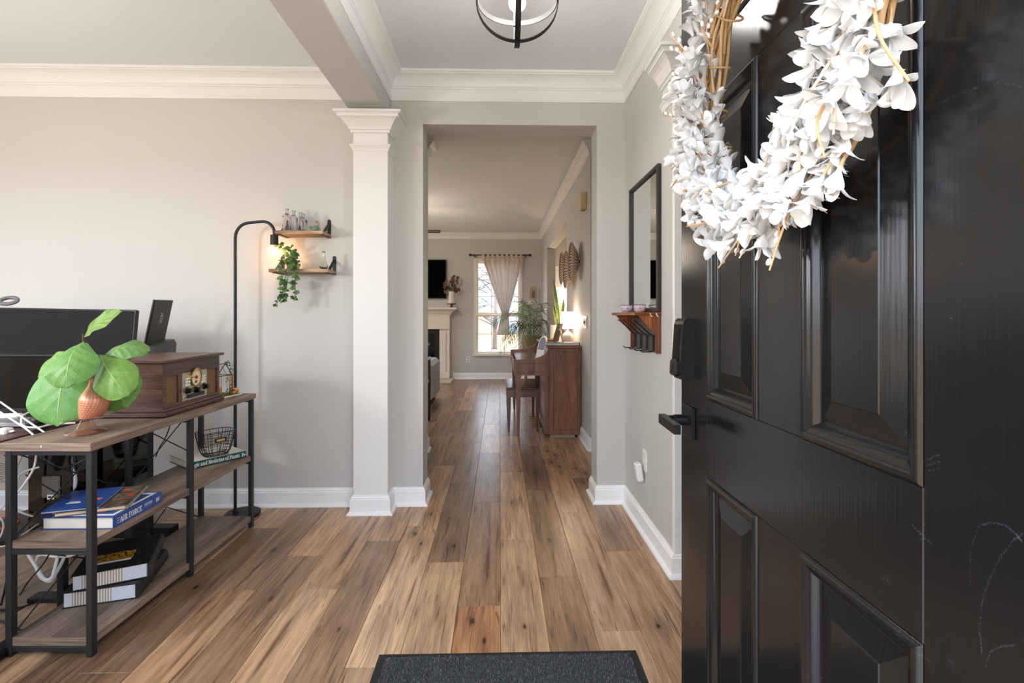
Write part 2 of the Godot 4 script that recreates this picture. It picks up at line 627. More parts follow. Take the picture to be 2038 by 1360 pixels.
# boards of 177 mm by 1.14 m, each its own piece
func floor_boards() -> void:
	var fl := shell("floor", Shape.new().span(-4.34, 3.04, -0.2, -0.0125, -9.49, -0.28), paint(srgb(30, 24, 20), 0.9), "wood plank floor")
	var tones := [srgb(255, 220, 184), srgb(244, 208, 172), srgb(228, 192, 158), srgb(194, 164, 136), srgb(172, 144, 120), srgb(240, 186, 142)]
	var mats := []
	for k in 6:
		var im := wood_image(300 + k * 7, 224, 1280, Color(0.97, 0.94, 0.90), Color(0.26, 0.18, 0.13), [1, 2, 0, 1, 2, 1][k], 0.85, 0.12, 0.75, 0.46)
		im.generate_mipmaps()
		var tex := ImageTexture.create_from_image(im)
		var row := []
		for tone in tones:
			var m := paint(tone, 0.30)
			m.albedo_texture = tex
			m.heightmap_enabled = true
			m.heightmap_texture = tex
			m.heightmap_scale = 0.035
			row.append(m)
		mats.append(row)
	var W := 0.177
	var L := 1.14
	var known := {-1: 2.07, 0: 2.68, 1: 2.29, 2: 1.894, 3: 2.533, -2: 2.44, -3: 2.86, -4: 2.68, -5: 2.212, -6: 2.522}
	# tones seen in the photograph, by row: the board that ends at the known joint, the next one, and so on
	var seen := {-1: [5, 3, 3], 0: [1, 0, 1], 1: [3, 3, 4], 2: [1, 2, 2], 3: [2, 3, 2], -2: [1, 4, 3], -3: [0, 1, 3], -4: [3, 2, 3], -5: [1, 2, 3], -6: [3, 1, 2]}
	var cache := {}
	var rest := Shape.new()
	for k in range(-25, 17):
		var x0 := 0.005 + k * W
		var x1 := x0 + W
		if x1 < -4.3 or x0 > 3.0:
			continue
		var j: float = known.get(k, fposmod(k * 0.437, 1.0) * L)
		var first := j - 4.0 * L
		for n in 14:
			var d0 := maxf(first + n * L, 0.30)
			var d1 := minf(first + (n + 1) * L, 9.48)
			if d1 - d0 < 0.02:
				continue
			var shown := (x0 > -3.5 and x1 < 0.95 and d1 < 3.5) or (x0 > -1.75 and x1 < 1.0 and d1 >= 3.2)
			var tone: int = rng.randi() % 6
			if tone == 5:
				tone = 2
			if seen.has(k) and n >= 3 and n < 6:
				tone = seen[k][n - 3]
			elif d0 > 4.5:
				tone = [2, 3, 3, 4, 3, 4][rng.randi() % 6]
			var v := rng.randi() % 6
			if not shown:
				rest.span(x0 + 0.0006, x1 - 0.0006, -0.012, rng.randf_range(-0.0003, 0.0), -d1 + 0.0006, -d0 - 0.0006)
				continue
			var part0 := (d0 - (first + n * L)) / L
			var part1 := 1.0 - (first + (n + 1) * L - d1) / L
			var key := "%.3f_%.3f" % [part0, part1]
			if not cache.has(key):
				cache[key] = plank(W - 0.0011, d1 - d0 - 0.0011, part0, part1)
			var p := put("plank", cache[key], mats[v][tone], fl)
			p.position = Vector3((x0 + x1) / 2.0, rng.randf_range(-0.00025, 0.0), -(d0 + d1) / 2.0)
			if rng.randf() < 0.5 and part0 == 0.0 and part1 == 1.0:
				p.rotation.y = PI
	var m2 := mats[2][2] as StandardMaterial3D
	var m3 := m2.duplicate() as StandardMaterial3D
	m3.uv1_scale = Vector3(5.6, 0.88, 1)
	mark(obj("plank_rest", rest, m3, fl), "", "", "", "stuff")


func plank(w: float, l: float, v0: float, v1: float) -> ArrayMesh:
	var s := Shape.new()
	var b := 0.0013
	var y := [0.0, -b, -0.012]
	var h := [[w / 2 - b, l / 2 - b], [w / 2, l / 2], [w / 2, l / 2]]
	var P := func(i: int, sx: float, sz: float) -> Vector3: return Vector3(sx * h[i][0], y[i], sz * h[i][1])
	var U := func(p: Vector3) -> Vector2: return Vector2(p.x / w + 0.5, lerpf(v0, v1, 0.5 - p.z / l))
	var ring := [[-1, 1], [1, 1], [1, -1], [-1, -1]]
	var top: Array[Vector3] = []
	for r in ring:
		top.append(P.call(0, r[0], r[1]))
	s.quad(top[0], top[1], top[2], top[3], U.call(top[0]), U.call(top[1]), U.call(top[2]), U.call(top[3]))
	for i in 2:
		for k in 4:
			var r0: Array = ring[k]
			var r1: Array = ring[(k + 1) % 4]
			var a: Vector3 = P.call(i + 1, r0[0], r0[1])
			var c: Vector3 = P.call(i + 1, r1[0], r1[1])
			var d: Vector3 = P.call(i, r1[0], r1[1])
			var e: Vector3 = P.call(i, r0[0], r0[1])
			s.quad(a, c, d, e, U.call(a), U.call(c), U.call(d), U.call(e))
	return s.mesh()


# ---------------------------------------------------------------- the front door, opened inwards by a quarter turn
func door_paint() -> StandardMaterial3D:
	# satin black paint with brush marks, and the pale rubs and scratches of use
	var n := 2048
	var im := Image.create(n / 2, n, false, Image.FORMAT_RGB8)
	im.fill(srgb(22, 22, 23))
	var r := RandomNumberGenerator.new()
	r.seed = 5
	var strokes := [[[0.884, 0.5443], [0.8851, 0.5266], [0.8939, 0.5128], [0.9081, 0.5084], [0.9234, 0.5069], [0.9344, 0.5089], [0.9398, 0.5113]], [[0.9409, 0.5074], [0.9311, 0.5123], [0.9179, 0.5232], [0.9059, 0.5365], [0.8982, 0.5498], [0.895, 0.564], [0.8982, 0.5744]], [[0.9015, 0.5793], [0.9081, 0.57], [0.9201, 0.564], [0.9344, 0.5596]], [[0.8053, 0.5286], [0.8195, 0.5315], [0.8348, 0.534]], [[0.8271, 0.4892], [0.8468, 0.4833]], [[0.8271, 0.4921], [0.8468, 0.4872]], [[0.8271, 0.4951], [0.8468, 0.4911]], [[0.6575, 0.5291], [0.6751, 0.5261]], [[0.814, 0.5985], [0.8337, 0.5985]], [[0.8293, 0.2961], [0.86, 0.2961], [0.8895, 0.297], [0.9179, 0.3], [0.9398, 0.3064]], [[0.8961, 0.5645], [0.8982, 0.5744]]]
	var size := Vector2(n / 2, n)
	for k in strokes:
		for i in k.size() - 1:
			for q in 120:
				var w := q / 120.0
				var p := Vector2(lerpf(k[i][0], k[i + 1][0], w), lerpf(k[i][1], k[i + 1][1], w)) * size
				if r.randf() < 0.7:
					dab(im, p + Vector2(r.randf_range(-0.8, 0.8), r.randf_range(-0.8, 0.8)), 0.10 * r.randf())
	for g in 60:
		var c := Vector2(r.randf(), r.randf()) * size
		for q in r.randi_range(1, 3):
			dab(im, c + Vector2(q, q * 0.3), r.randf() * 0.45)
	for g in [[0.5263, 0.6044], [0.5317, 0.6049], [0.8195, 0.5325], [0.791, 0.5946], [0.721, 0.597], [0.7648, 0.569], [0.1094, 0.5621], [0.7845, 0.4803], [0.8621, 0.5897]]:
		for q in 70:
			dab(im, Vector2(g[0], g[1]) * size + Vector2(r.randfn(0, 4.0), r.randfn(0, 3.0)), r.randf() * 0.16)
	var m := textured(im, 0.18)
	m.metallic_specular = 0.48
	var b := stretched(77, 512, 512, 0.5, 20, 2)
	m.heightmap_enabled = true
	m.heightmap_texture = ImageTexture.create_from_image(Image.create_from_data(512, 512, false, Image.FORMAT_L8, b))
	m.heightmap_scale = 0.012
	return m


func dab(im: Image, p: Vector2, a: float) -> void:
	var x := int(p.x)
	var y := int(p.y)
	if x < 0 or y < 0 or x >= im.get_width() or y >= im.get_height():
		return
	im.set_pixel(x, y, im.get_pixel(x, y).lerp(srgb(168, 176, 184), a))


func door_uv(s: Shape) -> ArrayMesh:
	# lays the door's own height and width over the paint texture
	var m := s.mesh()
	var a := m.surface_get_arrays(0)
	var v: PackedVector3Array = a[Mesh.ARRAY_VERTEX]
	var uv := PackedVector2Array()
	uv.resize(v.size())
	for i in v.size():
		uv[i] = Vector2(v[i].x / 0.914, 1.0 - v[i].y / 2.03)
	a[Mesh.ARRAY_TEX_UV] = uv
	var out := ArrayMesh.new()
	out.add_surface_from_arrays(Mesh.PRIMITIVE_TRIANGLES, a)
	return out


func front_door() -> void:
	var d := structure("door_1", "open black panelled front door with wreath", "")
	d.position = Vector3(0.477, 0, -1.306)
	d.rotation.y = -PI / 2
	var m := door_paint()
	var T := 0.045
	var xs := [0.0, 0.163, 0.389, 0.524, 0.752, 0.914]
	var ys := [0.012, 0.235, 0.827, 1.005, 1.68, 1.80, 1.93, 2.03]
	var e := 0.0012
	for k in [[0.0, 0.163], [0.752, 0.914]]:
		put("stile", door_uv(Shape.new().span(k[0], k[1] - 0.0003, ys[0], ys[7], -T, 0, e)), m, d)
	for k in [[0, 1], [2, 3], [4, 5], [6, 7]]:
		put("rail", door_uv(Shape.new().span(0.163, 0.7517, ys[k[0]], ys[k[1]] - 0.0003, -T, -0.0002, e)), m, d)
	for k in [[1, 2], [3, 4], [5, 6]]:
		put("mullion", door_uv(Shape.new().span(0.389, 0.524, ys[k[0]], ys[k[1]] - 0.0003, -T, -0.0001, e)), m, d)
		for q in [[0.163, 0.389], [0.524, 0.752]]:
			put("panel", door_uv(door_panel(q[0], q[1], ys[k[0]], ys[k[1]], T)), m, d)
	# lever handle
	var hw := paint(srgb(24, 25, 28), 0.36, 0.45)
	var lv := Node3D.new()
	lv.name = "lever_handle"
	d.add_child(lv, true)
	lv.position = Vector3(0.062, 0.932, 0)
	obj("rosette", Shape.new().box(Vector3(0, 0, 0.005), Vector3(0.066, 0.078, 0.010), 0.002), hw, lv)
	var s := Shape.new()
	s.t = Transform3D(Basis(Vector3.RIGHT, PI / 2), Vector3(-0.004, 0.004, 0))
	s.lathe(Vector3.ZERO, [Vector2(0, 0.010), Vector2(0.0135, 0.010), Vector2(0.0135, 0.040), Vector2(0.0115, 0.041), Vector2(0.0115, 0.062), Vector2(0, 0.062)], 20, true)
	obj("spindle", s, hw, lv)
	var lever := PackedVector2Array([Vector2(-0.022, 0.056), Vector2(0.006, 0.054), Vector2(0.030, 0.060), Vector2(0.108, 0.062), Vector2(0.110, 0.064), Vector2(0.110, 0.076), Vector2(0.108, 0.078), Vector2(-0.018, 0.073), Vector2(-0.022, 0.070)])
	s = Shape.new()
	s.t = Transform3D(Basis(Vector3(1, 0, 0), Vector3(0, 0, 1), Vector3(0, -1, 0)), Vector3(-0.004, 0.004, 0))
	s.prism(lever, -0.011, 0.011)
	obj("lever", s, hw, lv)
	obj("set_screw", Shape.new().ball(Vector3(0.006, -0.006, 0.030), Vector3.ONE * 0.0022, 8, 5), M.chrome, lv)
	# electronic deadbolt
	var lk := Node3D.new()
	lk.name = "smart_lock"
	d.add_child(lk, true)
	lk.position = Vector3(0.050, 1.113, 0)
	var side := PackedVector2Array([Vector2(0, -0.072), Vector2(0.026, -0.075), Vector2(0.028, -0.068), Vector2(0.0315, -0.055), Vector2(0.032, -0.03), Vector2(0.026, 0.062), Vector2(0.024, 0.070), Vector2(0.018, 0.077), Vector2(0, 0.077)])
	s = Shape.new()
	s.t = Transform3D(Basis(Vector3(0, 0, 1), Vector3(0, 1, 0), Vector3(-1, 0, 0)), Vector3.ZERO)
	s.prism(side, -0.033, 0.030, false)
	s.t = Transform3D(Basis(Vector3(0, 0, 1), Vector3(0, 1, 0), Vector3(-1, 0, 0)), Vector3.ZERO)
	s.prism(PackedVector2Array(Array(side).map(func(q): return Vector2(q.x * 0.93, q.y * 0.96))), -0.036, 0.033, false)
	obj("lock_body", s, hw, lk)
	s = Shape.new()
	s.t = Transform3D(Basis(Vector3.RIGHT, -0.062), Vector3(0, 0.016, 0.0285))
	s.box(Vector3.ZERO, Vector3(0.056, 0.094, 0.004), 0.0015)
	obj("touchscreen", s, M.gloss_black, lk)
	s = Shape.new()
	s.t = Transform3D(Basis(Vector3.RIGHT, -0.05), Vector3(-0.002, -0.047, 0.034))
	s.box(Vector3.ZERO, Vector3(0.040, 0.042, 0.016), 0.005)
	obj("key_cover", s, hw, lk)
	s = Shape.new()
	s.t = Transform3D(Basis(Vector3.RIGHT, PI / 2), Vector3(-0.002, -0.047, 0.042))
	s.lathe(Vector3.ZERO, [Vector2(0, 0.0), Vector2(0.0085, 0.0), Vector2(0.0085, 0.0012), Vector2(0.006, 0.0016), Vector2(0.005, 0.0004), Vector2(0, 0.0004)], 16, true)
	obj("key_cylinder", s, M.black_metal, lk)
	obj("latch_plate", Shape.new().span(-0.0008, 0.0008, 0.905, 0.965, -0.034, -0.011), M.chrome, d)
	# frame
	var fr := structure("trim_6", "white front door frame")
	obj("jamb", Shape.new().span(-0.455, -0.437, 0, 2.05, -0.43, -0.27), M.trim, fr)
	obj("jamb", Shape.new().span(0.526, 0.545, 0, 2.05, -0.43, -0.27), M.trim, fr)
	obj("head", Shape.new().span(-0.437, 0.526, 2.035, 2.05, -0.43, -0.27), M.trim, fr)


func door_panel(x0: float, x1: float, y0: float, y1: float, T: float) -> Shape:
	# ovolo bead, sunk flat, wide bevel and raised field
	var s := Shape.new()
	var prof := [Vector2(0, 0), Vector2(0.002, 0.003), Vector2(0.006, 0.0055), Vector2(0.011, 0.0055), Vector2(0.014, 0.003), Vector2(0.016, 0.0015), Vector2(0.021, 0.0005), Vector2(0.026, -0.004), Vector2(0.029, -0.010), Vector2(0.032, -0.0115), Vector2(0.034, -0.0115), Vector2(0.068, -0.0025), Vector2(0.0695, -0.001)]
	for i in prof.size() - 1:
		s.smooth(10 if i < 4 else (11 if i < 9 else (12 if i < 10 else 13 + i)))
		for k in 4:
			var q: Array[Vector3] = []
			for e in [[i, k], [i, k + 1], [i + 1, k + 1], [i + 1, k]]:
				var o: float = prof[e[0]].x
				var c: Vector2 = [Vector2(x0 + o, y0 + o), Vector2(x1 - o, y0 + o), Vector2(x1 - o, y1 - o), Vector2(x0 + o, y1 - o)][e[1] % 4]
				q.append(Vector3(c.x, c.y, prof[e[0]].y))
			# a smoothing group for each side keeps the mitres sharp
			s.smooth(40 + k * 40 + (0 if i < 4 else (1 if i < 9 else 2 + i)))
			s.quad(q[0], q[1], q[2], q[3])
	s.flat()
	var f: float = prof[-1].x
	var z: float = prof[-1].y
	s.quad(Vector3(x0 + f, y0 + f, z), Vector3(x1 - f, y0 + f, z), Vector3(x1 - f, y1 - f, z), Vector3(x0 + f, y1 - f, z))
	s.span(x0, x1, y0, y1, -T + 0.004, -T + 0.018)
	return s


# ---------------------------------------------------------------- windows
func sash_window(called: String, label: String, x0: float, x1: float, y0: float, y1: float, cols: int, rows: int) -> Node3D:
	# a double-hung window in the plane z = 0, facing +z; child parts in metres
	var w := structure(called, label)
	var fw := 0.046
	var mt := paint(srgb(232, 226, 214), 0.4)
	obj("frame", Shape.new().span(x0 - fw, x0, y0 - 0.0, y1 + fw, -0.10, 0.02, 0.003).span(x1, x1 + fw, y0, y1 + fw, -0.10, 0.02, 0.003).span(x0, x1, y1, y1 + fw, -0.10, 0.02, 0.003), mt, w)
	obj("sill", Shape.new().span(x0 - 0.07, x1 + 0.07, y0 - 0.045, y0, -0.10, 0.045, 0.006), mt, w)
	var ym := lerpf(y0, y1, 0.42)
	for k in 2:
		var a := y0 if k == 0 else ym
		var b := ym if k == 0 else y1
		var z := -0.035 if k == 0 else -0.07
		var sw := 0.035
		var sh := obj("sash", Shape.new().span(x0, x0 + sw, a, b, z - 0.03, z, 0.002).span(x1 - sw, x1, a, b, z - 0.03, z, 0.002).span(x0 + sw, x1 - sw, a, a + sw, z - 0.03, z, 0.002).span(x0 + sw, x1 - sw, b - sw, b, z - 0.03, z, 0.002), mt, w)
		var gx := x1 - x0 - 2 * sw
		var gy := b - a - 2 * sw
		var rr := rows if k == 0 else rows + 1
		for i in range(1, cols):
			var x := x0 + sw + gx * i / cols
			obj("muntin", Shape.new().span(x - 0.006, x + 0.006, a + sw, b - sw, z - 0.022, z - 0.008), mt, sh)
		for i in range(1, rr):
			var y := a + sw + gy * i / rr
			obj("muntin", Shape.new().span(x0 + sw, x1 - sw, y - 0.006, y + 0.006, z - 0.022, z - 0.008), mt, sh)
		obj("pane", Shape.new().span(x0 + sw, x1 - sw, a + sw, b - sw, z - 0.017, z - 0.0155), M.glass, sh)
	return w


func windows() -> void:
	var a := sash_window("window_1", "tall white sash window behind the tied curtain on the far wall", -0.43, 0.385, 0.47, 2.19, 3, 2)
	a.position = Vector3(0, 0, -9.35)
	var b := sash_window("window_2", "sash window beyond the fireplace", -0.45, 0.45, 0.5, 2.14, 3, 2)
	b.position = Vector3(-3.4, 0, -9.35)
	var c := sash_window("window_3", "front window of the left room", -0.75, 0.75, 0.6, 2.2, 4, 2)
	c.position = Vector3(-2.5, 0, -0.42)
	c.rotation.y = PI
	var d := sash_window("window_4", "side window of the left room", -0.85, 0.85, 0.6, 2.2, 5, 2)
	d.position = Vector3(-4.2, 0, -1.8)
	d.rotation.y = PI / 2
	var e := sash_window("window_5", "side window of the living room", -1.55, 1.55, 0.55, 2.2, 8, 2)
	e.position = Vector3(-4.2, 0, -7.0)
	e.rotation.y = PI / 2


# ---------------------------------------------------------------- what stands outside
func outside() -> void:
	var lawn := paint(srgb(176, 150, 118), 0.95)
	var im := Image.create(512, 512, false, Image.FORMAT_RGB8)
	var n1 := noise(91, 0.05, 4)
	var n2 := noise(92, 0.3, 2)
	for y in 512:
		for x in 512:
			var v := n1.get_noise_2d(x, y) * 0.5 + 0.5
			var w := n2.get_noise_2d(x, y) * 0.5 + 0.5
			im.set_pixel(x, y, srgb(150, 128, 92).lerp(srgb(206, 168, 130), v).lerp(srgb(104, 84, 62), w * w * 0.6))
	lawn.albedo_texture = ImageTexture.create_from_image(im)
	lawn.albedo_color = Color.WHITE
	lawn.uv1_scale = Vector3(0.25, 0.25, 1)
	shell("floor_garden", Shape.new().span(-40, 40, -0.6, -0.25, -60, -9.49, 0, 0).span(-40, 40, -0.6, -0.25, -0.28, 30, 0, 0).span(-40, -4.34, -0.6, -0.25, -9.49, -0.28).span(3.04, 40, -0.6, -0.25, -9.49, -0.28), lawn, "dry leaf-covered ground outside")
	mark(obj("porch_slab", Shape.new().span(-1.6, 1.7, -0.25, -0.02, -0.28, 1.8), paint(srgb(170, 166, 160), 0.9)), "pale concrete porch slab in front of the door", "porch")
	# the neighbours' house behind the far window: lap siding, shingled roof, two windows
	var h := thing("house", "pale blue lap-sided house with grey shingle roof seen through far window", "house", Vector3(1.0, -0.25, -40.0))
	var siding := paint(srgb(178, 194, 214), 0.7)
	obj("wall", Shape.new().span(-8, 8, 0, 4.4, -9, -0.04), siding, h)
	for k in 23:
		var s := Shape.new()
		s.prism(PackedVector2Array([Vector2(0, 0), Vector2(0.035, 0), Vector2(0.006, 0.185), Vector2(0, 0.185)]), -8.0, 8.0)
		var o := obj("siding_board", s, siding, h)
		o.transform = Transform3D(Basis(Vector3.UP, -PI / 2), Vector3(0, 0.1 + k * 0.183, -0.04))
	for k in 12:
		obj("shingle_course", Shape.new().box(Vector3(0, 4.36 + k * 0.22, 0.45 - k * 0.36), Vector3(17, 0.04, 0.46)), paint(srgb(150 + (k * 37) % 30, 140 + (k * 29) % 26, 136 + (k * 31) % 24), 0.95), h)
	obj("soffit", Shape.new().span(-8.5, 8.5, 4.25, 4.34, -0.3, 0.62), M.trim, h)
	for x in [-3.4, 2.6]:
		var wn := obj("window", Shape.new().span(x - 0.7, x + 0.7, 1.5, 3.3, 0.0, 0.05), M.trim, h)
		obj("window_pane", Shape.new().span(x - 0.6, x + 0.6, 1.6, 3.2, 0.05, 0.06), paint(srgb(70, 80, 92), 0.1), wn)
	# shed and swing frame in the yard
	var sh := thing("shed", "tan garden shed with grey window in the yard beyond far window", "shed", Vector3(-2.2, -0.25, -36.0))
	obj("wall", Shape.new().span(-2.0, 1.5, 0, 1.62, -2.4, 0), paint(srgb(178, 160, 142), 0.8), sh)
	obj("roof", Shape.new().span(-2.2, 1.7, 1.62, 1.72, -2.6, 0.2), M.trim, sh)
	obj("window", Shape.new().span(-0.35, 0.55, 0.68, 1.28, 0, 0.03), paint(srgb(120, 124, 128), 0.3), sh)
	obj("window_frame", Shape.new().span(-0.43, 0.63, 1.28, 1.36, 0, 0.06).span(-0.43, 0.63, 0.60, 0.68, 0, 0.06).span(-0.43, -0.35, 0.68, 1.28, 0, 0.06).span(0.55, 0.63, 0.68, 1.28, 0, 0.06), M.trim, sh)
	var sw := thing("swing_frame", "white timber swing frame in the yard beside the shed", "swing", Vector3(0.3, -0.25, -34.0))
	for x in [[-0.6, 0.15], [1.2, 0.4]]:
		obj("post", Shape.new().tube([Vector3(x[0], 0, 0.5), Vector3(x[1], 1.7, 0)], 0.09, 6), M.trim, sw)
		obj("post", Shape.new().tube([Vector3(x[0], 0, -0.8), Vector3(x[1], 1.7, 0)], 0.09, 6), M.trim, sw)
	obj("beam", Shape.new().tube([Vector3(-0.4, 1.7, 0), Vector3(2.4, 1.7, 0)], 0.10, 6), M.trim, sw)
	# bare trees
	var bark := paint(srgb(74, 62, 54), 0.95)
	for k in 3:
		var tr := thing("tree", ["bare winter tree at left beyond far window", "bare winter tree at right beyond far window", "bare winter tree farthest behind the shed"][k], "tree", [Vector3(-1.6, -0.25, -14.6), Vector3(1.5, -0.25, -15.6), Vector3(-0.2, -0.25, -21.0)][k])
		var s := Shape.new()
		s.tube([Vector3(0, 0, 0), Vector3(0.05, 2, 0), Vector3(-0.05, 4.5, 0.1)], [0.11, 0.08, 0.04], 7)
		obj("trunk", s, bark, tr)
		var r := RandomNumberGenerator.new()
		r.seed = 40 + k
		for b in 16:
			var y := r.randf_range(0.9, 4.0)
			var dir := Vector3((1.0 if k == 0 else -1.0) * r.randf_range(0.2, 1.0) * (1 if r.randf() < 0.75 else -1), r.randf_range(0.05, 0.7), r.randf_range(-0.5, 0.5)).normalized()
			var len := r.randf_range(0.9, 2.0)
			var pts := [Vector3(0, y, 0), Vector3(0, y, 0) + dir * len * 0.5 + Vector3(0, 0.08, 0), Vector3(0, y, 0) + dir * len]
			var br := Shape.new()
			br.tube(pts, [0.025, 0.014, 0.004], 5)
			for q in 5:
				var st: Vector3 = pts[0].lerp(pts[2], r.randf_range(0.3, 0.95))
				br.tube([st, st + (dir + Vector3(r.randf_range(-1, 1), r.randf_range(-0.3, 1), r.randf_range(-1, 1))).normalized() * r.randf_range(0.2, 0.6)], [0.008, 0.002], 4)
			obj("branch", br, bark, tr)


# ---------------------------------------------------------------- the console table by the left wall
func console_table() -> void:
	M.laminate = textured(wood_image(61, 256, 768, srgb(166, 144, 126), srgb(78, 64, 54), 0, 0.9, 0.3), 0.55, Vector3(2.2, 0.8, 1))
	var c := thing("console_table", "long grey-brown wood console table with black metal frame and three shelves", "table", Vector3(-1.424, 0, -1.79), PI / 2 - 0.032)
	var P := 0.026
	obj("tabletop", Shape.new().span(-0.012, 1.098, 0.724, 0.752, -0.316, 0.008, 0.0012, 0), M.laminate, c)
	obj("shelf", Shape.new().span(0.006, 1.07, 0.378, 0.406, -0.296, -0.006, 0.0012, 0), M.laminate, c)
	obj("shelf", Shape.new().span(0.006, 1.07, 0.036, 0.066, -0.296, -0.006, 0.0012, 0), M.laminate, c)
	for x in [0.0, 0.535, 1.065]:
		for z in [-0.02, -0.304]:
			obj("post", Shape.new().span(x, x + P, 0, 0.724, z, z + 0.02, 0.0015), M.steel_dark, c)
		for y in [0.706, 0.358, 0.018]:
			obj("crossbar", Shape.new().span(x + 0.003, x + P - 0.003, y, y + 0.018, -0.285, -0.019, 0.001), M.steel_dark, c)
	for k in 2:
		var x0 := 0.02 + 0.53 * k
		var x1 := 0.545 + 0.53 * k
		obj("brace", Shape.new().tube([Vector3(x0, 0.40, -0.302), Vector3(x1, 0.715, -0.302)], 0.0028, 6), M.steel_dark, c)
		obj("brace", Shape.new().tube([Vector3(x0, 0.715, -0.306), Vector3(x1, 0.40, -0.306)], 0.0028, 6), M.steel_dark, c)
		obj("brace", Shape.new().tube([Vector3(x0, 0.06, -0.302), Vector3(x1, 0.37, -0.302)], 0.0028, 6), M.steel_dark, c)
		obj("brace", Shape.new().tube([Vector3(x0, 0.37, -0.306), Vector3(x1, 0.06, -0.306)], 0.0028, 6), M.steel_dark, c)
	obj("chip", Shape.new().ball(Vector3(-0.0122, 0.741, -0.165), Vector3(0.0008, 0.004, 0.0022), 8, 5), paint(srgb(240, 238, 230), 0.8), c)


# a bound book: spine on z = 0, x along the spine, lying flat; origin at the near spine corner
func book(called: String, label: String, at: Vector3, turn: float, size: Vector3, cover: Material, pages: Material, round_spine := 0.0, group := "") -> Node3D:
	var b := thing(called, label, "book", at, turn, group)
	var ct := 0.0028
	var s := Shape.new()
	s.span(0, size.x, 0, ct, -size.z, 0, 0.0006).span(0, size.x, size.y - ct, size.y, -size.z, 0, 0.0006)
	if round_spine > 0.0:
		var o := PackedVector2Array()
		for k in 13:
			var a := -PI / 2 + PI * k / 12.0
			o.append(Vector2(cos(a) * round_spine, size.y / 2 + sin(a) * size.y / 2))
		o.append(Vector2(-0.003, size.y))
		o.append(Vector2(-0.003, 0))
		s.t = Transform3D(Basis(Vector3(0, 0, 1), Vector3(0, 1, 0), Vector3(-1, 0, 0)), Vector3.ZERO)
		s.prism(o, -size.x, 0, true)
		s.t = Transform3D()
	else:
		s.span(0, size.x, 0.0005, size.y - 0.0005, -ct, 0.0006, 0.0008)
	obj("cover", s, cover, b)
	obj("pages", Shape.new().span(0.005, size.x - 0.005, ct, size.y - ct, -size.z + 0.006, -ct), pages, b)
	return b


const ALONG := Basis(Vector3(1, 0, 0), Vector3(0, 1, 0), Vector3(0, 0, 1))


